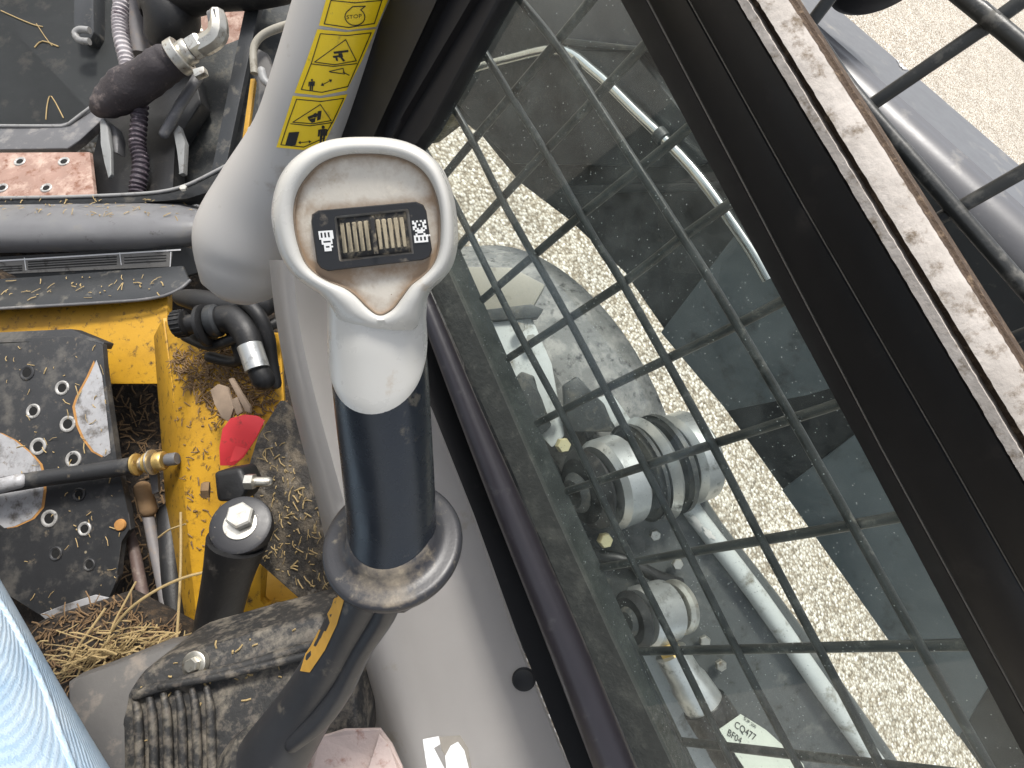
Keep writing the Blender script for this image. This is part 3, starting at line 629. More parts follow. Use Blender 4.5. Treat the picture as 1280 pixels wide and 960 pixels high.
def arrow(x0, y0, x1, y1, hw):
    a = Vector((x0, y0)); b = Vector((x1, y1)); d = (b-a).normalized(); n = Vector((-d.y, d.x))
    q = [[a+d*hw+n*1.7, b-d*hw+n*1.7, b-d*hw-n*1.7, a+d*hw-n*1.7], [a, a+d*hw*1.5+n*hw, a+d*hw*1.5-n*hw], [b, b-d*hw*1.5-n*hw, b-d*hw*1.5+n*hw]]
    return [c2([tuple(p) for p in r]) for r in q]
arc = [(540+46*math.cos(R(t)), 78+40*math.sin(R(t))) for t in range(-55, 236, 18)]
sh1 = text_polys('STOP', 30/3.7647, 0, -3/3.7647, -24/3.7647, 300+500/3.7647, 88/3.7647)
sticker('warning_sticker', [(430, -60), (575, -48), (718, -60), (695, 0), (640, 125), (510, 140), (372, 120), (405, 0)],
        [([(455, -45), (430, 0), (398, 112), (510, 128), (630, 108), (665, 0), (690, -45)], False), ([(432, 2), (540, 12), (664, 0)], False), (arc + [(528, 44), (532, 28), (584, 26), (574, 40)][0:0], False), ([arc[0], (588, 28), (530, 30), arc[-1]], False)], sh1, 1.2)
sticker('warning_sticker', [(365, 137), (500, 150), (638, 135), (572, 285), (500, 425), (380, 450), (258, 437), (312, 290)],
        [([(380, 158), (500, 166), (615, 152), (560, 280), (505, 405), (385, 433), (290, 420), (338, 295)], True), ([(336, 300), (440, 311), (548, 297)], False), ([(497, 185), (545, 284), (445, 303), (352, 291)], True), ([(420, 335), (484, 320), (490, 346), (428, 338)], True), ([(484, 338), (512, 352)], False)],
        [c2([(440, 242), (508, 233), (510, 243), (442, 252)]), c2([(462, 250), (480, 248), (484, 266), (466, 270)]), c2([(436, 262), (466, 258), (466, 266), (440, 272)]), c2([(468, 266), (478, 264), (494, 284), (484, 288)]), c2([(448, 270), (458, 268), (462, 286), (452, 284)])] + man(338, 370, .78) + arrow(380, 402, 434, 373, 9))
sticker('warning_sticker', [(250, 450), (380, 461), (505, 442), (450, 560), (400, 665), (300, 705), (172, 693), (212, 570)],
        [([(268, 466), (380, 476), (486, 460), (440, 560), (392, 648), (300, 690), (194, 680), (230, 570)], True), ([(240, 581), (330, 590), (434, 574)], False), ([(378, 490), (428, 565), (345, 580), (250, 574)], True)],
        [c2([(232, 622), (280, 618), (262, 682), (214, 684)]), c2([(366, 522), (384, 518), (378, 560), (362, 566)]), c2([(318, 548), (364, 530), (366, 542), (322, 560)]), c2([(322, 560), (356, 552), (352, 572), (338, 576)]), c2([(345, 534), (356, 528), (362, 548), (350, 552)])] + man(388, 588, 1.15) + arrow(274, 670, 336, 664, 8))

# ================================================================== joystick
js = thing('joystick', 'control joystick with white head, black grip and rocker switch', 'joystick', U(345, 945, .50))
# stalk
bm = BM(); ptube(bm, [(333, 962, .505, 46), (347, 938, .50, 43), (390, 872, .475, 36), (431, 800, .43, 34), (459, 745, .397, 36), (480, 705, .378, 42)], sub=6, seg=36); stalk = obj('stalk', bm, m_stalk, js, ang=60)
bm = BM(); ptube(bm, [(366, 930, .462, 10), (400, 900, .447, 13), (428, 862, .43, 13), (452, 815, .405, 12), (480, 770, .38, 14), (490, 740, .365, 15)], sub=5, seg=18, round_end=True); obj('stalk_ridge', bm, m_stalk, js)
obj('worn_patch', decal_bm([[(428, 740), (431, 750), (422, 780), (407, 812), (388, 840), (370, 838), (380, 806), (396, 775), (412, 748)]], bvh(stalk), .0006, 2), m_ochre, js)
bm = BM(); ptube(bm, [(322, 968, .508, 52), (330, 957, .505, 52), (336, 950, .503, 49)], seg=36, sub=2); obj('base_ring', bm, m_boot, js)
# grip axis
G0 = U(491, 676, .380); G1 = U(478, 505, .352); GA = (G1-G0).normalized()
# collar: flared rubber rim
CA = (GA*.80 - VIEW*.62).normalized()
cr_ = 87*.38/F_PX
bm = BM(); lathe(bm, G0, CA, [(.020, -.015), (.030, -.014), (cr_*.84, -.0105), (cr_*.95, -.0080), (cr_*.99, -.0052), (cr_, -.0020), (cr_*.985, .0008), (cr_*.95, .0022), (cr_*.90, .0026), (cr_*.84, .0027), (cr_*.77, .0032), (cr_*.70, .0045), (.030, .0080), (.0275, .013), (.02, .014)], 64)
col_ = obj('collar', bm, m_collar, js, ang=60)
set_grime(col_, lambda x, y, c: (.3 if (c-G0).dot(CA) > .002 else .05)*math.exp(-((x-488)/45)**2)*(1 if y > 670 else 0) + (.04 if (c-G0).dot(CA) > .003 else 0))
bm = BM(); ptube(bm, [(500, 748, .386, 18), (528, 736, .386, 14)], seg=16, round_end=True); obj('collar_lug', bm, m_collar, js)
# black grip
gp = [(491, 690, .383, 54), (490, 650, .375, 54.5), (486, 590, .360, 56), (480, 520, .343, 58), (476, 470, .332, 59), (473, 425, .322, 58.5), (472, 400, .317, 57.5)]
bm = BM(); ptube(bm, gp, sub=5, seg=44); grip = obj('grip', bm, m_grip, js, ang=60)
# white neck: a sleeve whose lower edge dips towards the operator
gpP = [U(x, y, d) for x, y, d, r in gp][::-1]; gpR = [r*d/F_PX for x, y, d, r in gp][::-1]
def along(y, extra):
    # centre and radius of the grip at image height y
    for a, b in zip(gp, gp[1:]):
        if b[1] <= y <= a[1]:
            t = (a[1]-y)/(a[1]-b[1]); x = [a[i]+(b[i]-a[i])*t for i in range(4)]; return U(x[0], y, x[2]), (x[3]*x[2]/F_PX)+extra
    a = gp[-1]; return U(a[0]-(a[1]-y)*-.03, y, a[2]-(a[1]-y)*.00016), (a[3]*a[2]/F_PX)+extra
seg = 56; n1 = (-VIEW-GA*(-VIEW).dot(GA)).normalized(); n2 = GA.cross(n1); rings = []
for k in range(15):
    t = k/14; ring = []
    for s in range(seg):
        a = 2*math.pi*s/seg; c = math.cos(a)
        dip = .5+.5*c
        ybot = 418 + 84*math.sqrt(max(0, min(1, dip*1.9)))*1.0 if dip < .5 else 418+84*math.sqrt(min(1, .95+ (dip-.5)*.1))
        ybot = 424 + 74*min(1, max(0, c+.05)/1.05)**.72
        y = 372 + (ybot-372)*t
        o, r = along(min(y, 690), .0012 if t < .985 else .0003)
        ring.append(o + (n1*math.cos(a)+n2*math.sin(a))*r)
    rings.append(ring)
bm = BM(); loft(bm, rings, True, False); obj('neck', bm, m_head, js, ang=60)
# head
hc = (455, 278)
def dH(x, y): return .268 + (y-278)*.00013 + (x-455)*.00002
outer = [(455, 171), (482, 172), (507, 177), (530, 188), (547, 205), (558, 228), (565, 255), (568, 285), (567, 312), (560, 336), (546, 354), (533, 366), (526, 384), (523, 408), (505, 422), (476, 426), (446, 422), (424, 408), (416, 388), (404, 371), (384, 357), (366, 343), (352, 322), (344, 298), (339, 270), (342, 243), (350, 220), (364, 201), (384, 186), (408, 176), (430, 172)]
inner = [(455, 193), (480, 194), (503, 199), (522, 209), (535, 223), (544, 242), (549, 264), (550, 288), (548, 312), (541, 331), (528, 345), (514, 356), (503, 370), (492, 384), (482, 391), (476, 393), (469, 391), (458, 382), (446, 370), (432, 360), (412, 352), (395, 342), (382, 328), (374, 308), (369, 285), (368, 262), (373, 240), (384, 222), (399, 207), (417, 198), (436, 194)]
assert len(outer) == len(inner)
def dense2(L, n=4):
    P = [Vector((x, y, 0)) for x, y in L]; P = P[-2:]+P+P[:3]; q = catmull(P, n); return q[2*n:2*n+len(L)*n]
O = dense2(outer); I = dense2(inner)
def ringH(a, dd, sink=0.): return [U(p.x, p.y, dH(p.x, p.y)+dd+sink*max(0, (p.y-372)/54)**1.5) for p in a]
def mixr(t, s=1.0):
    out = []
    for a, b in zip(O, I):
        p = a.lerp(b, t)
        out.append(Vector((hc[0]+(p.x-hc[0])*s, hc[1]+(p.y-hc[1])*s, 0)))
    return out
def squash(s, sh=0):     # rear outline; moves towards the neck
    return [Vector((hc[0]+10+(p.x-hc[0])*s, hc[1]+sh+(p.y-hc[1])*s, 0)) for p in O]
rings = [ringH(squash(.55, 12), .066), ringH(squash(.72, 8), .060), ringH(squash(.86, 4), .046), ringH(squash(.95, 1), .030), ringH(mixr(-.0), .017, .012), ringH(mixr(.03), .0085, .014), ringH(mixr(.14), .0035, .016), ringH(mixr(.33), .0008, .012), ringH(mixr(.55), .0, .006), ringH(mixr(.78), .0009), ringH(mixr(.93), .0026), ringH(mixr(1.0), .0048)]
bm = BM(); loft(bm, rings, True, False); head = obj('head', bm, m_head, js, ang=75)
rings = [ringH(mixr(.985), .0041), ringH(mixr(1.02), .0046), ringH(mixr(1.1), .0049)]
cx = Vector((458, 282, 0))
for s in (.97, .94, .9, .86, .82, .77, .72, .67, .62, .57, .52, .47, .42, .36, .3, .22, .14, .06): rings.append([U(q.x, q.y, dH(q.x, q.y)+.0050) for q in [cx+(p-cx)*s for p in mixr(1.1)]])
bm = BM(); loft(bm, rings, False, True); face = obj('face', bm, m_face, head, ang=60)
def fgrime(x, y, c):
    e = min((Vector((x, y, 0))-q).length for q in I); g_ = .03+.8*math.exp(-e/8)
    u = (x-465)/75; top_ = 262-(x-460)*.085-5; bot_ = 331-(x-460)*.085+8
    if abs(u) < 1.1: g_ += .55*math.exp(-((y-top_)/9)**2)*(1-.3*abs(u)) + .6*math.exp(-((y-bot_)/14)**2)
    g_ += .28*math.exp(-((x-385)/22)**2)*math.exp(-((y-320)/30)**2)
    return g_
set_grime(face, fgrime)
bm = BM(); P = ringH(mixr(1.0), .0036); tube(bm, P+[P[0]], .00055, seg=8, cap=False)
m_seam = mat('dirt in the seam', (.20, .15, .105), .9, var=.35, vscale=250)
obj('face_seam', bm, m_seam, head)
# rocker switch
FN = (U(458, 282, dH(458, 282))-U(458, 282, dH(458, 282)+.01)).normalized()
def hp(x, y, up): return U(x, y, dH(x, y)+.0050-up)
sw_ = bm = BM()
co = [(390, 268), (398, 263), (520, 252), (529, 256), (533, 264), (540, 312), (537, 321), (529, 325), (410, 339), (401, 335), (396, 328), (389, 277)]
io = [(419, 271), (421, 270), (508, 261), (509, 261), (511, 263), (517, 315), (517, 317), (515, 317), (426, 327), (425, 326), (424, 325), (418, 273)]
up = .0042
rings = [[hp(x, y, -.001) for x, y in co], [hp(x, y, up*.75) for x, y in co], [hp(465+(x-465)*.985, 295+(y-295)*.97, up) for x, y in co], [hp(x, y, up) for x, y in io], [hp(x, y, -.004) for x, y in io]]
loft(bm, rings, False, True); bez = obj('switch_bezel', bm, m_bezel, head, ang=35)
bm = BM(); rk = [(421, 273), (507, 264), (514, 315), (427, 324)]
def q4(u, v): # bilinear inside the opening
    a = Vector(rk[0]).lerp(Vector(rk[1]), u); b = Vector(rk[3]).lerp(Vector(rk[2]), u); p = a.lerp(b, v); return p.x, p.y
def rise(u): return .0008 + .0030*(1-abs(u-.5)*1.5)
quadstrip(bm, [[hp(*q4(i/10, j/6), rise(i/10)*(.55 if j in (0, 6) else 1)) for i in range(11)] for j in range(7)]); rocker = obj('rocker', bm, m_rock, head)
for k in range(11):
    if k == 5: continue
    u0 = .035+k*.086; bm = BM(); wdt = .058
    A = [hp(*q4(u0, .13), rise(u0)), hp(*q4(u0+wdt, .13), rise(u0+wdt)), hp(*q4(u0+wdt, .86), rise(u0+wdt)), hp(*q4(u0, .86), rise(u0))]
    slab(bm, A, FN*.0011, .0003, 1); obj('rib', bm, m_rib, head)
bm = BM(); slab(bm, [hp(*q4(.468, .04), rise(.5)-.0005), hp(*q4(.535, .04), rise(.5)-.0005), hp(*q4(.535, .96), rise(.5)-.0005), hp(*q4(.468, .96), rise(.5)-.0005)], FN*.0030, .0006); obj('center_ridge', bm, m_rock, head)
bt = bvh(bez)
def grid_icon(o, ux, uy, cells):
    """white cells of a pictogram on a small pixel grid"""
    Q = []
    for r, row in enumerate(cells):
        for c, ch_ in enumerate(row):
            if ch_ == '#':
                Q.append([(o[0]+ux[0]*x+uy[0]*y, o[1]+ux[1]*x+uy[1]*y) for x, y in ((c, r), (c+1.02, r), (c+1.02, r+1.02), (c, r+1.02))])
    return Q
A_ = ['########', '#.#.#.##', '#.#.#.##', '#.#.#.##', '########', '.######.', '.#....#.', '.######.', '..####..', '..#..##.', '..####..', '..####..']
B_ = ['#.#.#.#', '##...##', '.#.#.#.', '##...##', '#.#.#.#', '.#####.', '..###..', '.#...#.', '########', '#.#.#.#', '#.#.#.#', '#######']
obj('switch_symbol', decal_bm(grid_icon((398, 289), (2.25, -.17), (.30, 2.12), A_), bt, .0003, 0), m_white, head, smooth=False)
obj('switch_symbol', decal_bm(grid_icon((515, 276), (2.45, -.2), (.28, 2.3), B_), bt, .0003, 0), m_white, head, smooth=False)

# ================================================================== rubber base under the joystick
rb = thing('rubber_pod', 'dusty black rubber pod with moulded ribs under the joystick', 'pod', U(270, 900, .60))
top = [(152, 985, .575), (150, 905, .58), (157, 868, .585), (176, 840, .595), (205, 822, .605), (300, 796, .62), (400, 768, .635), (420, 790, .63), (440, 850, .60), (450, 920, .585), (440, 990, .57)]
bm = BM(); slab(bm, [U(x, y, d+.006) for x, y, d in top], VIEW*.10, .012, 4); base = obj('base_body', bm, m_boot, rb, ang=40)
for k in range(6):
    x = 168+k*18; y0 = 872-k*2.4
    bm = BM(); ptube(bm, [(x, y0, .592, 3.6), (x+4, y0+20, .587, 5.0), (x+6, y0+60, .581, 5.4), (x+7, y0+120, .574, 5.4)], sub=3, seg=12, round_end=True); obj('moulded_rib', bm, m_boot, rb)
bm = BM(); ptube(bm, [(170, 868, .588, 6), (230, 850, .594, 6), (300, 834, .60, 6.5), (380, 810, .61, 6.5), (430, 800, .615, 6)], sub=4, seg=14, round_end=True); obj('moulded_bead', bm, m_boot, rb)
bm = BM(); ptube(bm, [(200, 858, .588, 4), (270, 846, .592, 5), (330, 832, .598, 5), (400, 815, .608, 5)], sub=4, seg=14, round_end=True); obj('moulded_bead', bm, m_boot, rb)
n_ = (-VIEW + AY*-.25 + AX*-.1).normalized()
bm = BM(); lathe(bm, U(243, 830, .606), n_, [(15.5*.6/F_PX, -.006), (15.5*.6/F_PX, .0015), (14.5*.6/F_PX, .0022), (7*.6/F_PX, .0024)], 28); washer = obj('washer', bm, m_steel, rb)
bm = BM(); hexbolt(bm, U(243, 830, .604)+n_*.001, n_, 9*.6/F_PX, .007, .3); obj('bolt_head', bm, m_steel, washer, ang=25)

# ================================================================== person: thigh in pale jeans
pe = thing('person', 'person sitting, thigh in pale blue denim jeans beside the rubber pod', 'person', U(-100, 1000, .5))
bm = BM(); ptube(bm, [(-385, 430, .50, 128), (-280, 620, .455, 138), (-187, 795, .42, 146), (-62, 1045, .37, 158), (40, 1260, .33, 180)], sub=5, seg=48, flat=.95); leg = obj('jeans_leg', bm, m_denim, pe, ang=80)
lt = bvh(leg)
def lie(pts, off_=.0): 
    out = []
    for x, y in pts:
        h_ = lt.ray_cast(CAM, ray(x, y).normalized())
        if h_[0] is not None: out.append(h_[0]-h_[1]*(-off_ if h_[1].dot(VIEW) < 0 else off_))
    return out
sp = lie([(-10, 742), (0, 755), (18, 786), (36, 822), (54, 862), (72, 912), (88, 955), (100, 990)], .0)
if len(sp) > 2:
    bm = BM(); tube(bm, sp, .0024, seg=10, sub=6); obj('outer_seam', bm, m_denim, pe)
    Q = catmull(sp, 10); m_thread = mat('pale stitching', (.62, .66, .68), .8, var=.15)
    for i in range(1, len(Q)-2, 2):
        bm = BM(); a = Q[i]-VIEW*.0016-AX*.0022; b = Q[i+1]-VIEW*.0016-AX*.0022
        tube(bm, [a, a.lerp(b, .7)], .0006, seg=6); obj('stitch', bm, m_thread, pe)

# ================================================================== yellow chassis rail and cavity
yf = thing('chassis_rail', 'yellow painted chassis rail with chaff lying along it', 'rail', U(250, 650, 1.05))
def ybody(name, pts, vec, material=m_yellow, bev=.004): 
    bm = BM(); slab(bm, pts, vec, bev); return obj(name, bm, material, yf)
rail = ybody('rail_top', [(205, 400, 1.06), (250, 415, 1.05), (350, 415, 1.02), (356, 520, 1.0), (345, 640, .98), (330, 800, .94), (248, 806, .955), (238, 700, .98), (225, 560, 1.03)], VIEW*.012+Vector((0, 0, -.01)))
ybody('rail_face', [(203, 398, 1.062), (226, 560, 1.035), (240, 700, .985), (250, 806, .96), (226, 806, 1.04), (212, 700, 1.07), (203, 560, 1.11), (192, 420, 1.14)], Vector((.008, 0, 0)), bev=.002)
ybody('front_wall', [(-80, 360, 1.25), (210, 352, 1.24), (207, 480, 1.20), (-80, 480, 1.22)], VIEW*.02)
# bracket with the square cut out
br = ybody('bracket', [(284, 792, .90), (318, 706, .895), (330, 706, .895), (322, 752, .895), (330, 760, .895), (368, 750, .895), (398, 758, .895), (398, 772, .895), (302, 794, .90)], VIEW*.02, bev=.004)
bm = BM(); hexbolt(bm, U(300, 770, .89), -VIEW-AX*.6, .012, .012); obj('bolt_head', bm, m_steeldk, br, ang=25)
ybody('bracket_wall', [(318, 700, .96), (398, 745, .95), (398, 762, .93), (330, 762, .93)], VIEW*.02, bev=.002)

# dusty mat beside the trim
bm = BM(); slab(bm, [(350, 500, .90), (372, 520, .88), (400, 640, .84), (432, 790, .80), (400, 772, .82), (318, 700, .86), (330, 640, .88), (305, 600, .90), (322, 545, .91)], VIEW*.02, .004)
single('floor_mat', bm, m_mat, 'crumpled dusty grey mat between the yellow rail and the grey trim', 'mat')

# ================================================================== pedal plate with pierced holes
pp = thing('pedal_plate', 'black pierced foot plate with worn silver patches', 'plate', U(80, 600, 1.15))
d1 = 1.06
bm = BM(); slab(bm, [(-60, 426, 1.12), (90, 420, 1.10), (128, 430, 1.09), (131, 470, 1.08), (146, 575, d1-.005), (160, 640, 1.045), (164, 662, 1.04), (150, 676, 1.036), (148, 720, 1.025), (134, 752, 1.018), (60, 776, 1.02), (-60, 700, 1.05)], VIEW*.014, .003)
plate = obj('plate_body', bm, m_plate, pp, ang=30); ptre = bvh(plate)
bm = BM(); slab(bm, [(-60, 418, 1.13), (88, 411, 1.11), (130, 428, 1.10), (126, 436, 1.095), (88, 423, 1.10), (-60, 432, 1.115)], VIEW*.03, .003); obj('plate_lip', bm, m_plate, pp)
def hit(tree, x, y):
    h_ = tree.ray_cast(CAM, ray(x, y).normalized())
    if h_[0] is None: return None, None
    return h_[0], (h_[1] if h_[1].dot(VIEW) < 0 else -h_[1])
m_hole = mat('dark hole', (.004, .004, .004), .9, var=.2)
m_rim = mat('worn hole rim', (.42, .41, .39), .45, metal=.4, var=.3, vscale=120, dirt=((.05, .05, .05), .25, 120))
def eyelet(tree, x, y, rpx, par, rim=m_rim, ratio=.58):
    o, n = hit(tree, x, y)
    if o is None: return
    d = (o-CAM).dot(AZ); r = rpx*d/F_PX
    bm = BM(); lathe(bm, o, n, [(r, -.001), (r*.98, .0016), (r*.86, .0026), (r*.70, .0022), (r*ratio, .0008)], 22); e = obj('hole_rim', bm, rim, par)
    bm = BM(); lathe(bm, o+n*.0010, n, [(r*ratio*1.02, 0), (r*ratio*1.02, .0002)], 18); obj('hole', bm, m_hole, e, smooth=False)
patch = [[(-20, 538), (0, 541), (18, 550), (38, 566), (50, 580), (54, 596), (55, 612), (52, 634), (40, 648), (18, 658), (6, 660), (-20, 640)],
         [(121, 450), (112, 470), (98, 496), (94, 508), (98, 530), (106, 548), (118, 564), (131, 571), (139, 566), (134, 520), (128, 470)]]
obj('rust_edge', decal_bm([[(q[0]+dx, q[1]+dy) for q in p] for p, dx, dy in ((patch[0], 3.5, .5), (patch[1], -3.5, .5))], ptre, .0004, 2), m_rustline, pp)
obj('bare_patch', decal_bm([patch[0]], ptre, .0008, 2), m_bare, pp); obj('bare_patch', decal_bm([patch[1]], ptre, .0008, 2), m_bare, pp)
for x, y, r, dk in ((34, 466, 10, 1), (78, 485, 9.5, 0), (42, 514, 9.5, 0), (85, 530, 10.5, 0), (48, 558, 11, 0), (92, 574, 10.5, 0), (99, 618, 8.5, 1), (62, 648, 11, 0), (106, 661, 9, 0), (70, 692, 9, 1), (112, 706, 8, 1)):
    eyelet(ptre, x, y, r, pp, m_plate if dk else m_rim)
bm = BM(); o, n = hit(ptre, 151, 656); 
if o is not None: lathe(bm, o, n, [(.011, 0), (.010, .004), (.004, .005)], 16); obj('rivet', bm, m_rustline, pp)
bm = BM(); slab(bm, [(50, 768, 1.005), (78, 757, 1.0), (118, 744, .995), (136, 748, .995), (134, 755, .995), (60, 777, 1.005)], VIEW*.004, .001); obj('bent_edge', bm, m_bare, pp)

pr = thing('pivot_rod', 'black pivot rod with brass washers and nut across the foot plate', 'rod', U(100, 590, 1.0))
bm = BM(); ptube(bm, [(-60, 619, 1.03, 11), (0, 607, 1.02, 10.5), (60, 597, 1.02, 10.5), (120, 589, 1.02, 10.5), (166, 582, 1.02, 11)], seg=18); obj('rod_body', bm, m_plate, pr)
bm = BM(); ptube(bm, [(-20, 610, 1.012, 9.5), (0, 607, 1.008, 9.5), (26, 601, 1.009, 9)], seg=18, round_end=True); obj('bare_wear', bm, m_bare, pr)
ra = (U(166, 582, 1.02)-U(60, 597, 1.02)).normalized()
for x, y, r, L, mt_ in ((169, 581, 14, .006, m_brass), (176, 580, 9, .012, m_steel), (183, 579, 13, .005, m_brass), (189, 578, 16, .004, m_steel), (195, 577, 12, .016, m_brass), (208, 575, 8, .02, m_steeldk)):
    bm = BM(); r_ = r*1.02/F_PX; lathe(bm, U(x, y, 1.02), ra, [(r_*.9, 0), (r_, L*.15), (r_, L*.85), (r_*.9, L)], 20); obj('washer' if L < .01 else 'nut', bm, mt_, pr)
bm = BM(); slab(bm, [(184, 585, 1.035), (196, 585, 1.035), (198, 615, 1.045), (190, 618, 1.045)], VIEW*.008, .002); obj('tab', bm, m_steeldk, pr)

for L, mt_, lb in (([(176, 615, 1.09, 6), (184, 640, 1.08, 6.5), (192, 680, 1.06, 6.5), (205, 740, 1.03, 7), (214, 800, .99, 7), (218, 830, .97, 7)], m_cableg, 'grey cable running down the cavity beside the yellow rail'), ([(160, 660, 1.09, 6), (168, 690, 1.08, 6.5), (178, 740, 1.05, 7), (188, 790, 1.02, 7), (194, 830, 1.0, 7)], m_cable, 'brown cable running down the cavity beside the foot plate')):
    bm = BM(); ptube(bm, L, sub=4, seg=14); single('control_cable', bm, mt_, lb, 'cable')
bm = BM(); ptube(bm, [(178, 610, 1.085, 10), (186, 638, 1.075, 10)], seg=14, round_end=True); single('cable_end', bm, m_strawdk, 'rust brown cable end fitting under the pivot rod nut', 'fitting')
bm = BM(); ptube(bm, [(212, 640, 1.10, 14), (214, 700, 1.06, 14), (220, 790, 1.01, 14)], seg=18, round_end=True); single('brake_hose', bm, m_hose, 'dark hose lying against the inner face of the yellow rail', 'hose')

# ================================================================== damper post with hex bolt
po = thing('damper_post', 'black upright post with pale hex bolt on its disc top', 'post', U(268, 800, .80))
bm = BM(); ptube(bm, [(262, 830, .80, 25), (269, 792, .79, 26), (284, 725, .765, 29), (297, 676, .75, 36)], sub=3, seg=32); obj('post_body', bm, m_hose, po)
pa = (U(296, 655, .735)-U(284, 725, .765)).normalized(); pa = (pa*.62-VIEW*.78).normalized(); r_ = 37.5*.74/F_PX
bm = BM(); lathe(bm, U(301, 656, .742), pa, [(r_*.95, -.022), (r_, -.004), (r_*.97, .001), (r_*.86, .0028), (r_*.3, .0030)], 36); obj('disc_top', bm, m_collar, po)
bm = BM(); lathe(bm, U(301, 656, .742)+pa*.0028, pa, [(r_*.52, 0), (r_*.52, .0025), (r_*.4, .003)], 28); hw_ = obj('washer', bm, m_steel, po)
m_boltpale = mat('pale painted bolt', (.50, .49, .45), .5, var=.15, vscale=60, dirt=((.25, .2, .14), .22, 70), bump=(250, .3, .0006))
bm = BM(); hexbolt(bm, U(302, 647, .738), pa, r_*.44, .015, .2); obj('hex_bolt', bm, m_boltpale, po, ang=25)
bm = BM(); slab(bm, [(266, 590, .79), (300, 584, .785), (312, 608, .78), (300, 628, .775), (270, 628, .78)], VIEW*.05, .008, 3); lk = obj('link_block', bm, m_hose, po)
bm = BM(); hexbolt(bm, U(262, 612, .77), -AX-VIEW*.4, .012, .010); obj('rusty_bolt', bm, m_strawdk, lk, ang=25)
bm = BM(); ptube(bm, [(308, 602, .775, 10), (318, 602, .775, 10)], seg=6); obj('link_nut', bm, m_steel, lk, ang=25)
bm = BM(); ptube(bm, [(316, 602, .778, 6), (336, 602, .782, 6)], seg=14, round_end=True); obj('link_thread', bm, m_steel, lk)

# ================================================================== side plate left of the base
bm = BM(); slab(bm, [(85, 852, .72), (130, 836, .72), (205, 806, .73), (240, 800, .74), (200, 1000, .66), (90, 1000, .66)], VIEW*.02+Vector((0, 0, -.02)), .004, 2)
single('side_plate', bm, m_greyplate, 'flat grey steel plate between the jeans and the rubber pod', 'plate')

# ================================================================== front cross beam and lip
cb = thing('cross_beam', 'grey rounded steel beam across the cab front with printed plate', 'beam', U(120, 300, 1.25))
bm = BM(); prof = [(250, 1.36), (258, 1.31), (266, 1.275), (278, 1.255), (292, 1.248), (304, 1.255), (311, 1.27), (316, 1.29)]
rows = []
for (y, d) in prof:
    row = []
    for x in (-60, 0, 60, 120, 180, 225, 248, 262):
        sq = 1 if x < 200 else max(.35, 1-((x-200)/75)**2*.6); yy = 286+(y-286)*sq - x*.012; row.append((x, yy, d+(.03*(x-200)/50 if x > 200 else 0)))
    rows.append(row)
quadstrip(bm, rows); bmesh.ops.solidify(bm, geom=bm.faces[:], thickness=.006); beam = obj('beam_body', bm, m_beam, cb, ang=60)
bm = BM(); slab(bm, [(-60, 324, 1.285), (228, 308, 1.275), (246, 312, 1.29), (250, 340, 1.30), (232, 345, 1.30), (-60, 352, 1.31)], VIEW*.015, .002); dp = obj('beam_front', bm, m_lip, cb)
m_label = mat('faded print plate', (.20, .195, .185), .5, var=.15, vscale=40, dirt=((.07, .065, .06), .25, 40))
t = bvh(dp)
obj('printed_plate', decal_bm([[(-10, 327), (216, 314), (214, 333), (-10, 343)]], t, .0008, 3), m_label, cb)
L = stroke([(-10, 326.5), (226, 312)], 1.8); obj('plate_edge', decal_bm(L, t, .0016, 3), m_sticker, cb)
L = []
for x in (31, 150): L += stroke([(x, 324-(x*.055)), (x+2, 339-(x*.055))], 1.2)
L += stroke([(214, 315), (213, 333)], 1.2)
obj('plate_line', decal_bm(L, t, .0014, 2), m_sticker, cb)
L = []
for k in range(4): L += stroke([(36, 329+k*3.0-1.6), (146, 322.6+k*3.0-1.6)], 1.1 if k % 2 else 1.7)
for k in range(3): L += stroke([(-8, 334+k*3), (28, 332+k*3)], 1.2)
for k in range(3): L += stroke([(156, 322+k*3.4), (208, 319+k*3.4)], 1.1)
obj('plate_print', decal_bm(L, t, .0013, 3), m_blk, cb)
bm = BM(); slab(bm, [(-60, 352, 1.26), (60, 345, 1.25), (150, 338, 1.25), (228, 332, 1.26), (236, 350, 1.23), (222, 362, 1.215), (190, 372, 1.205), (120, 378, 1.20), (-60, 388, 1.20)], VIEW*.008, .003); obj('lower_lip', bm, m_lip, cb)
bm = BM(); tube(bm, [(-60, 389, 1.198), (120, 379, 1.198), (190, 373, 1.203), (222, 363, 1.213), (238, 350, 1.228)], .0035, seg=10, sub=3); obj('lip_edge', bm, m_steeldk, cb)

fl = thing('floor_edge', 'thin curved black steel cab edge with a pale worn rim', 'edge', U(150, 245, 1.3))
top = [(-60, 250), (0, 248.5), (90, 247), (170, 243.5), (205, 240), (232, 233), (262, 219), (316, 190), (345, 172)]
bm = BM(); quadstrip(bm, [[(x, y, 1.33) for x, y in top], [(x+2, y+10+max(0, (x-200))*.16, 1.32) for x, y in top], [(x+4, y+16+max(0, (x-200))*.26, 1.36) for x, y in top]]); bmesh.ops.solidify(bm, geom=bm.faces[:], thickness=.004); obj('edge_sheet', bm, m_lip, fl, ang=60)
bm = BM(); tube(bm, [(x, y-1, 1.328) for x, y in top], .0042, seg=10, sub=4); obj('worn_rim', bm, m_rimgrey, fl)
bm = BM(); hexbolt(bm, U(230, 236, 1.31), -VIEW-AY*.5, .009, .006); obj('edge_bolt', bm, m_steel, fl, ang=25)

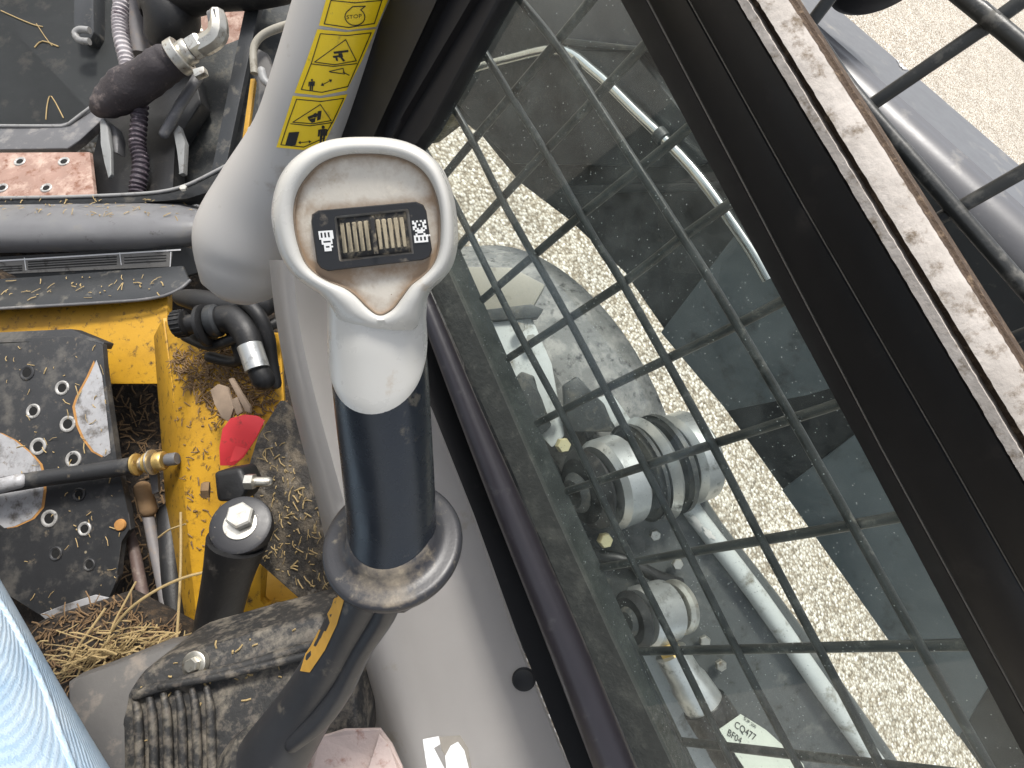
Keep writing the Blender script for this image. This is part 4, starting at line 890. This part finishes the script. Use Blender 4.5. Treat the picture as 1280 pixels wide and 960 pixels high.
# ================================================================== coupler gear beyond the cab front
bm = BM(); slab(bm, [(-60, 191, 1.46), (112, 190, 1.46), (118, 246, 1.40), (118, 262, 1.38), (-60, 262, 1.38)], VIEW*.012, .002)
rp = thing('rusty_plate', 'pink rusty steel plate with four round holes beyond the cab edge', 'plate', U(60, 220, 1.44))
rpo = obj('plate_body', bm, m_rust, rp, ang=30); t = bvh(rpo)
for x, y in ((25, 202), (80, 202), (3, 235), (58, 235)): eyelet(t, x, y, 7.2, rp, m_rim, .55)

bm = BM(); quadstrip(bm, [[(x, -160, 1.78) for x in (-400, -200, 0, 150)], [(x, 20, 1.69) for x in (-400, -200, 0, 150)], [(x, 178, 1.61) for x in (-400, -200, 0, 150)]]); bmesh.ops.solidify(bm, geom=bm.faces[:], thickness=-.02)
bp = thing('bucket_back', 'dark grey back panel of the attachment with straw wisps stuck on it', 'panel', U(50, 80, 1.7))
bpo = obj('back_panel', bm, m_panel, bp, ang=30); bpt = bvh(bpo)
bm = BM(); ptube(bm, [(92, 56, 1.69, 3.3), (94, 80, 1.68, 3.3), (99, 102, 1.67, 2.4)], seg=12, round_end=True); obj('weld_bead', bm, m_steeldk, bp)
bm = BM(); slab(bm, [(92, -40, 1.66), (116, -40, 1.66), (117, 40, 1.63), (112, 52, 1.63), (96, 46, 1.63), (92, 36, 1.63)], VIEW*.05, .004); obj('dark_lug', bm, m_lip, bp)
bm = BM(); ptube(bm, [(112, 52, 1.60, 4), (99, 50, 1.60, 4), (94, 42, 1.60, 4), (100, 37, 1.60, 4), (112, 38, 1.6, 4)], sub=4, seg=12); obj('hook', bm, m_rimgrey, bp)
bm = BM(); slab(bm, [(114, -40, 1.72), (155, -40, 1.72), (150, 46, 1.68), (116, 46, 1.68)], VIEW*.02, .003); obj('rusty_lug', bm, m_rust, bp)

bm = BM(); slab(bm, [(-60, 156, 1.52), (78, 157, 1.52), (86, 154, 1.52), (118, 129, 1.53), (126, 132, 1.53), (126, 150, 1.50), (98, 176, 1.48), (84, 186, 1.475), (-60, 188, 1.475)], VIEW*.03, .005, 3)
single('coupler_bar', bm, m_steeldk, 'worn dark steel bar with bent end above the rusty plate', 'bar')
bm = BM(); tube(bm, [(-60, 157, 1.512), (78, 158, 1.512), (86, 155, 1.512), (120, 129, 1.52)], .0045, seg=10); single('bar_rim', bm, m_rimgrey, 'pale worn rim along the top of the coupler bar', 'rim')

lp = thing('lock_lever', 'pale metal locking disc on edge beside the dark conduit', 'lever', U(132, 190, 1.42))
bm = BM(); slab(bm, [(124, 150, 1.42), (129, 147, 1.42), (135, 158, 1.42), (138, 185, 1.41), (139, 218, 1.40), (135, 223, 1.40), (131, 205, 1.405), (126, 180, 1.41)], VIEW*.012, .003); obj('disc_plate', bm, m_lever, lp)
bm = BM(); slab(bm, [(133, 150, 1.44), (143, 158, 1.44), (148, 172, 1.44), (147, 192, 1.43), (138, 188, 1.43)], VIEW*.03, .004); obj('disc_rear', bm, m_steeldk, lp)

hb = thing('hose_bundle_shroud', 'dark housing behind the hoses at the cab front', 'housing', U(200, 150, 1.5))
bm = BM(); slab(bm, [(138, 100, 1.55), (240, 80, 1.52), (252, 130, 1.50), (216, 180, 1.48), (218, 262, 1.42), (100, 262, 1.42), (118, 190, 1.50)], VIEW*.05, .006); obj('housing_body', bm, m_hose, hb)
bm = BM(); slab(bm, [(216, 166, 1.46), (223, 156, 1.46), (231, 178, 1.45), (229, 216, 1.44), (223, 218, 1.44), (223, 190, 1.45)], VIEW*.02, .003); obj('pale_bracket', bm, m_lever, hb)
bm = BM(); ptube(bm, [(205, 168, 1.45, 6), (226, 130, 1.45, 6), (248, 96, 1.46, 6)], seg=14, round_end=True); obj('thin_strut', bm, m_steeldk, hb)
bm = BM(); slab(bm, [(244, 70, 1.62), (300, 48, 1.62), (272, 240, 1.52), (216, 262, 1.5), (226, 160, 1.56)], VIEW*.03, .004); obj('grey_side', bm, m_armdk, hb)
bm = BM(); slab(bm, [(230, -40, 1.75), (330, -40, 1.75), (312, 56, 1.68), (262, 66, 1.68)], VIEW*.03, .004); obj('rear_plate', bm, m_rust, hb)
bm = BM(); slab(bm, [(312, -20, 1.45), (330, -20, 1.44), (283, 205, 1.38), (264, 214, 1.38)], VIEW*.02, .003); obj('black_strap', bm, m_lip, hb)
bm = BM(); slab(bm, [(324, -20, 1.50), (380, -20, 1.5), (330, 215, 1.42), (276, 232, 1.42)], VIEW*.02, .003); obj('inner_panel', bm, m_armdk, hb)

def ribbed(bm, P, r, n, amp, seg=16):
    Q = catmull([V3(p) for p in P], 40); total = len(Q); pts = []; rad = []
    for i in range(total):
        pts.append(Q[i]); rad.append(r*(1+amp*math.sin(2*math.pi*n*i/total)))
    return tube(bm, pts, rad, seg=seg)
bm = BM(); ribbed(bm, [(148, -30, 1.50), (152, 0, 1.49), (150, 25, 1.485), (152, 48, 1.48), (159, 78, 1.475), (162, 95, 1.475)], .018, 26, .12); single('ribbed_conduit', bm, m_ribhose, 'pale pinkish ribbed conduit coming down behind the fabric sleeve', 'conduit')
bm = BM(); ribbed(bm, [(176, 120, 1.44), (174, 150, 1.435), (172, 180, 1.43), (176, 205, 1.425), (172, 235, 1.42), (172, 252, 1.42)], .018, 24, .12); single('ribbed_conduit', bm, m_ribdk, 'dark ribbed conduit hanging below the fabric sleeve', 'conduit')
bm = BM(); ptube(bm, [(172, -50, 1.52, 14), (170, 0, 1.52, 14), (172, 30, 1.52, 13), (176, 70, 1.52, 12)], sub=4, seg=18); single('grey_hose', bm, m_cableg, 'plain grey hose beside the pale ribbed conduit', 'hose')
bm = BM(); ptube(bm, [(190, -60, 1.47, 34), (205, -10, 1.47, 34), (214, 22, 1.46, 33), (206, 45, 1.47, 24)], sub=4, seg=24, round_end=True); single('large_hose', bm, m_hose, 'thick black hose end above the fabric sleeve', 'hose')
bm = BM(); ptube(bm, [(215, -10, 1.44, 32), (262, -12, 1.42, 24), (320, -14, 1.40, 22), (372, -22, 1.38, 20)], sub=4, seg=24, round_end=True); single('top_hose', bm, m_hose, 'thick black hose crossing towards the corner pillar', 'hose')
sv = thing('sleeved_hose', 'hose in purple brown fabric sleeve with steel clamp and elbow', 'hose', U(180, 110, 1.4))
bm = BM(); ptube(bm, [(126, 132, 1.43, 14), (138, 126, 1.42, 20), (160, 112, 1.41, 24), (190, 92, 1.39, 22), (212, 77, 1.385, 21), (224, 72, 1.38, 19)], sub=5, seg=28, round_end=True)
for v in bm.verts:
    k = v.co*38; v.co += Vector((math.sin(k.y*1.7+k.z), math.sin(k.x*1.9+k.y*.7), math.sin(k.z*1.5+k.x)))*.0022
    s_ = (v.co-U(126, 132, 1.43)).dot((U(224, 72, 1.38)-U(126, 132, 1.43)).normalized()); v.co += VIEW*(.0035*math.sin(s_*95+v.co.z*60)*math.sin(v.co.x*120+v.co.y*40))
obj('fabric_sleeve', bm, m_sleeve, sv, ang=80)
ca = (U(250, 55, 1.37)-U(218, 75, 1.375)).normalized()
bm = BM(); lathe(bm, U(219, 74, 1.375), ca, [(.040, 0), (.042, .002), (.042, .022), (.040, .024), (.034, .024)], 30); cl_ = obj('clamp_band', bm, m_steel, sv)
bm = BM(); slab(bm, [(240, 86, 1.34), (254, 82, 1.34), (256, 90, 1.34), (243, 96, 1.34)], VIEW*.02, .003); obj('clamp_screw', bm, m_steel, cl_)
bm = BM(); lathe(bm, U(228, 69, 1.375), ca, [(.026, 0), (.029, .004), (.029, .022), (.026, .026)], 24); obj('fitting_ferrule', bm, m_steel, sv)
bm = BM(); hexbolt(bm, U(240, 62, 1.372), ca, .028, .034, .3); obj('fitting_nut', bm, m_steel, sv, ang=25)
bm = BM(); ptube(bm, [(252, 58, 1.37, 12), (266, 50, 1.365, 12), (273, 40, 1.36, 12), (272, 20, 1.36, 11)], sub=3, seg=8, round_end=True); obj('fitting_elbow', bm, m_steel, sv, ang=25)
bm = BM(); hexbolt(bm, U(272, 30, 1.36), U(268, 10, 1.36)-U(272, 30, 1.36), .022, .026); obj('elbow_nut', bm, m_steeldk, sv, ang=25)

# latch behind the pillar
lt_ = thing('latch', 'grey steel latch with a small white ball tucked behind the corner pillar', 'latch', U(330, 120, 1.1))
bm = BM(); slab(bm, [(322, 60, 1.12), (334, 66, 1.12), (340, 90, 1.12), (350, 110, 1.12), (346, 130, 1.12), (330, 160, 1.12), (320, 150, 1.12), (326, 110, 1.12), (315, 90, 1.12)], VIEW*.02, .004); obj('latch_plate', bm, m_greyplate, lt_)
bm = BM(); ptube(bm, [(318, 92, 1.1, 4.5), (317, 62, 1.1, 4.5), (326, 46, 1.1, 4.5), (345, 36, 1.1, 5), (372, 28, 1.1, 5)], sub=4, seg=14); obj('bent_handle', bm, m_beige, lt_)
bm = BM(); ptube(bm, [(327, 88, 1.09, 5), (330, 100, 1.09, 5), (338, 108, 1.09, 4)], sub=3, seg=12, round_end=True); obj('spring_clip', bm, m_rimgrey, lt_)
bm = BM(); slab(bm, [(313, 98, 1.14), (319, 98, 1.14), (307, 188, 1.12), (300, 192, 1.12)], VIEW*.01, .002); obj('yellow_strip', bm, m_yellow, lt_)
bm = BM(); ptube(bm, [(315, 164, 1.08, 6), (322, 164, 1.08, 6)], seg=16, round_end=True); obj('ball', bm, m_pale, lt_)

# ================================================================== electrical plug below the pillar
pg = thing('cable_plug', 'black ribbed plug and hose tail with silver crimp below the corner pillar', 'plug', U(270, 420, .95))
a = (U(285, 400, .95)-U(222, 410, .95)).normalized()
bm = BM(); lathe(bm, U(218, 406, .95), a, [(.018, 0), (.022, .002), (.022, .02), (.018, .022)], 22); kn = obj('knob', bm, m_hose, pg)
u_, v_ = a.orthogonal().normalized(), a.cross(a.orthogonal().normalized())
for k in range(18):
    t_ = 2*math.pi*k/18; q = U(218, 406, .95)+(u_*math.cos(t_)+v_*math.sin(t_))*.0222; bm = BM(); tube(bm, [q+a*.003, q+a*.019], .0016, seg=6); obj('knurl', bm, m_hose, kn)
bm = BM(); lathe(bm, U(240, 405, .955), a, [(.017, -.005), (.017, .018)], 22); obj('plug_neck', bm, m_hose, pg)
bm = BM(); lathe(bm, U(252, 408, .95), a, [(.030, 0), (.036, .003), (.036, .009), (.030, .012)], 30); obj('flange', bm, m_hose, pg)
bm = BM(); lathe(bm, U(262, 402, .95), a, [(.026, 0), (.028, .003), (.028, .014), (.024, .018)], 26); obj('backshell', bm, m_lip, pg)
bm = BM(); ptube(bm, [(272, 400, .955, 17), (294, 400, .95, 18), (308, 416, .94, 17), (315, 436, .935, 14)], sub=4, seg=22); obj('hose_tail', bm, m_hose, pg)
bm = BM(); ptube(bm, [(312, 432, .93, 15), (322, 462, .925, 15)], seg=24); obj('crimp', bm, m_chrome, pg)
bm = BM(); ptube(bm, [(321, 458, .93, 13), (330, 476, .93, 14)], seg=20, round_end=True); obj('hose_end', bm, m_hose, pg)
bm = BM(); ptube(bm, [(226, 372, 1.0, 10), (250, 376, .98, 14), (290, 384, .97, 16), (330, 380, .96, 16)], sub=4, seg=18, round_end=True); obj('upper_hose', bm, m_hose, pg)
for L in ([(232, 420, .99, 7), (262, 432, .97, 7), (290, 424, .96, 7), (330, 410, .97, 7), (352, 400, .98, 7)], [(300, 372, .95, 9), (322, 392, .94, 9), (334, 420, .95, 9), (338, 450, .97, 9), (344, 480, .98, 8)], [(280, 392, .97, 8), (300, 440, .98, 8), (292, 452, .99, 7), (262, 446, 1.0, 7)]):
    bm = BM(); ptube(bm, L, sub=5, seg=14, round_end=True); obj('loose_wire', bm, m_hose, pg)

# red tag, wood chip, paper
bm = BM(); slab(bm, [(275, 582, .93), (274, 560, .93), (278, 536, .925), (288, 523, .92), (306, 518, .915), (322, 520, .91), (331, 526, .905), (320, 548, .91), (304, 572, .915), (292, 582, .925)], VIEW*.002, .0006)
single('red_tag', bm, m_red, 'red plastic tag lying against the mat on the yellow rail', 'tag')
for pts, lb in (([(262, 488, .95), (272, 480, .945), (284, 484, .94), (292, 510, .93), (286, 528, .93), (276, 522, .935), (268, 505, .94)], 'broad grey brown wood chip above the red tag'), ([(285, 474, .94), (290, 472, .938), (312, 508, .925), (313, 517, .923), (306, 514, .925)], 'narrow pale wood splinter above the red tag'), ([(288, 500, .935), (296, 496, .93), (303, 515, .925), (296, 520, .925)], 'short brown wood chip touching the red tag')):
    bm = BM(); slab(bm, pts, VIEW*.008, .002); single('wood_chip', bm, m_wood, lb, 'wood chip', 'wood chips on the yellow rail')
pap = [(385, 945, .585), (400, 922, .58), (430, 913, .575), (475, 912, .57), (490, 932, .568), (503, 962, .56), (515, 1000, .55), (380, 1000, .565)]
bm = BM(); slab(bm, pap, VIEW*.004, .001); pp_ = obj('crumpled_paper', bm, m_paper, None, smooth=False); tag(pp_, 'stained pinkish paper scrap lying at the foot of the joystick stalk', 'paper')
bm = BM(); slab(bm, [(452, 985, .548), (474, 918, .560), (486, 932, .556), (505, 985, .545)], VIEW*.003, .001); o = obj('folded_corner', bm, m_paper, pp_, smooth=False)
o.matrix_parent_inverse = Matrix.Translation(-pp_.location)

# black round lamp hanging outside the opening
wl = thing('work_lamp', 'round black lamp body outside the open upper window', 'lamp', U(1106, -36, .78))
bm = BM(); o = U(1106, -36, .78); a = (AY*.9-VIEW*.2).normalized(); lathe(bm, o-a*.06, a, [(.02, 0), (.06, .006), (.072, .02), (.074, .05), (.07, .062), (.06, .07), (.03, .074)], 40); obj('lamp_body', bm, m_black, wl)
bm = BM(); q = onW(1150, -90, .44); tube(bm, [o-a*.05, o-a*.09, (o-a*.09).lerp(q, .5)+Vector((0, 0, .03)), q], .011, seg=14, sub=4); obj('bracket', bm, m_bar, wl)

# ================================================================== straw and chaff
def surf_points(trees, polys, n, jit=0):
    out = []
    tries = 0
    while len(out) < n and tries < n*20:
        tries += 1
        p = random.choice(polys); xs = [q[0] for q in p]; ys = [q[1] for q in p]; x = random.uniform(min(xs), max(xs)); y = random.uniform(min(ys), max(ys))
        ins = False
        for (x1, y1), (x2, y2) in zip(p, p[1:]+p[:1]):
            if (y1 > y) != (y2 > y) and x < (x2-x1)*(y-y1)/(y2-y1)+x1: ins = not ins
        if not ins: continue
        best = None
        for t in trees:
            h_ = t.ray_cast(CAM, ray(x, y).normalized())
            if h_[0] is not None and (best is None or h_[3] < best[3]): best = h_
        if best: out.append((best[0], best[1] if best[1].dot(VIEW) < 0 else -best[1]))
    return out
def bits(name, pts, lmin, lmax, wmin, wmax, material, lift=.0015, tilt=.25):
    bm = BM()
    for o, n in pts:
        a = n.orthogonal().normalized(); a = Matrix.Rotation(random.uniform(0, 6.283), 3, n) @ a; b = n.cross(a); a = (a+n*random.uniform(-tilt*.3, tilt)).normalized()
        L = random.uniform(lmin, lmax)*random.choice((.5, 1, 1)); wd = random.uniform(wmin, wmax); o = o+n*lift; mid = o+a*L*.5+b*L*random.uniform(-.12, .12)+n*wd; end = o+a*L
        r = [[bm.verts.new(p+b*wd), bm.verts.new(p+n*wd*.8), bm.verts.new(p-b*wd)] for p in (o, mid, end)]
        for i in range(2):
            for k in range(2): bm.faces.new((r[i][k], r[i][k+1], r[i+1][k+1], r[i+1][k]))
            bm.faces.new((r[i][2], r[i][0], r[i+1][0], r[i+1][2]))
    o = obj(name, bm, material, None, smooth=False); o['kind'] = 'stuff'; return o
bm = BM(); slab(bm, [(40, 780, .94), (150, 745, .96), (235, 790, .92), (240, 830, .90), (80, 870, .88), (20, 830, .92)], VIEW*.04+Vector((0, 0, -.03)), .01)
single('soil_heap', bm, m_dark, 'dark packed soil bed under the straw heap', 'soil')
T_ = {n: bvh(bpy.data.objects[n]) for n in ('rail_top', 'floor_mat', 'base_body', 'side_plate', 'cab_floor', 'back_panel', 'beam_body', 'lower_lip', 'edge_sheet')}
T_['plate'] = ptre
c = bits('chaff', surf_points([T_['rail_top']], [[(215, 440), (300, 430), (345, 470), (345, 515), (280, 530), (225, 470)]], 700), .008, .028, .0006, .0016, m_strawdk, .002); tag(c, 'dark brown chaff heaped on the yellow rail under the plug', 'chaff')
c = bits('chaff', surf_points([T_['rail_top']], [[(210, 440), (345, 440), (345, 640), (240, 700)]], 260), .005, .018, .0006, .0014, m_strawdk, .0015); tag(c, 'loose dark specks of chaff scattered down the yellow rail', 'chaff')
c = bits('straw_bits', surf_points([T_['floor_mat']], [[(330, 520), (400, 640), (430, 780), (330, 700)]], 170), .004, .018, .0005, .0013, m_straw, .0015); tag(c, 'short straw bits strewn over the grey mat', 'straw')
c = bits('straw_bits', surf_points([T_['plate']], [[(0, 430), (130, 430), (160, 650), (140, 750), (40, 770)]], 70), .004, .022, .0005, .0012, m_straw, .0012); tag(c, 'few pale straw bits lying on the black foot plate', 'straw')
c = bits('straw_bits', surf_points([T_['base_body']], [[(160, 830), (400, 770), (430, 900), (180, 950)]], 40), .004, .014, .0005, .0011, m_straw, .0012); tag(c, 'few pale straw bits lying on the rubber pod', 'straw')
c = bits('straw_bits', surf_points([T_['cab_floor']], [[(130, 430), (200, 430), (230, 800), (60, 860), (60, 780), (150, 760)]], 380), .01, .05, .0008, .002, m_strawdk, .004, .5); tag(c, 'brown straw litter in the cavity beside the foot plate', 'straw')
c = bits('chaff', surf_points([bvh(bpy.data.objects['soil_heap'])], [[(40, 780), (150, 750), (235, 795), (235, 825), (85, 865)]], 420), .006, .03, .0006, .0015, m_strawdk, .003, .5); tag(c, 'brown chaff covering the soil bed under the straw heap', 'chaff')
c = bits('straw_bits', surf_points([T_['beam_body'], T_['edge_sheet'], T_['lower_lip']], [[(0, 250), (240, 246), (245, 275), (0, 268)], [(0, 350), (220, 340), (200, 370), (0, 380)]], 110), .004, .02, .0006, .0015, m_straw, .002); tag(c, 'straw crumbs lodged along the grey cross beam', 'straw')
# single stalks that can be told apart
def stalk_(L, r, lb, mt_=m_straw):
    bm = BM(); tube(bm, [U(*p) for p in L], r, seg=8, sub=4); single('straw_stalk', bm, mt_, lb, 'straw', 'long straw stalks by the foot plate')
stalk_([(135, 795, .87), (160, 763, .86), (195, 738, .86), (230, 722, .865), (262, 714, .87)], .0022, 'long curved straw stalk reaching to the damper post')
stalk_([(226, 640, .93), (226, 700, .91), (224, 750, .89), (220, 812, .87)], .0020, 'upright straw stalk leaning along the inner yellow rail')
stalk_([(80, 838, .86), (100, 805, .87), (118, 780, .88), (132, 760, .89)], .0020, 'straight straw stalk slanting up to the foot plate')
stalk_([(130, 815, .86), (142, 780, .87), (155, 755, .88), (170, 727, .89)], .0016, 'thin straw stalk crossing under the long curved one')
stalk_([(198, 672, .97), (212, 662, .96), (232, 655, .95)], .0016, 'short straw stalk lying across the grey cable')
bm = BM()
for k in range(170):
    x = random.gauss(152, 42); y = random.gauss(812, 17)-(x-150)*.15; d = .875+random.uniform(-.02, .03); a = random.uniform(-.9, .9)+math.pi*.85; L = random.uniform(14, 48)
    x2 = x+L*math.cos(a); y2 = y+L*math.sin(a)*.8
    tube(bm, [U(x, y, d), U((x+x2)/2+random.uniform(-3, 3), (y+y2)/2+random.uniform(-3, 3), d-.005), U(x2, y2, d+random.uniform(-.01, .02))], random.uniform(.0006, .0015), seg=5, sub=2)
hc_ = obj('straw_clump', bm, m_straw, None, smooth=False); hc_['kind'] = 'stuff'; tag(hc_, 'tangled heap of dry straw between foot plate and side plate', 'straw')
for L, r, lb in (([(2, 14), (24, 24), (44, 32), (54, 34)], .0018, 'long yellow straw wisp along the dark back panel'), ([(46, 30), (58, 48), (66, 58)], .0012, 'thin straw wisp hanging from the long one on the back panel'), ([(44, 60), (54, 52), (74, 59)], .0020, 'short brown straw wisp below the thin one on the back panel'), ([(58, 150), (60, 130), (65, 121), (80, 148)], .0016, 'hooked straw wisp on the back panel above the coupler bar')):
    P = []
    for x, y in L:
        o, n = hit(bpt, x, y)
        if o is not None: P.append(o+n*.002)
    if len(P) > 1:
        bm = BM(); tube(bm, P, r, seg=6, sub=3); single('straw_wisp', bm, m_straw, lb, 'straw', 'straw wisps on the back panel')
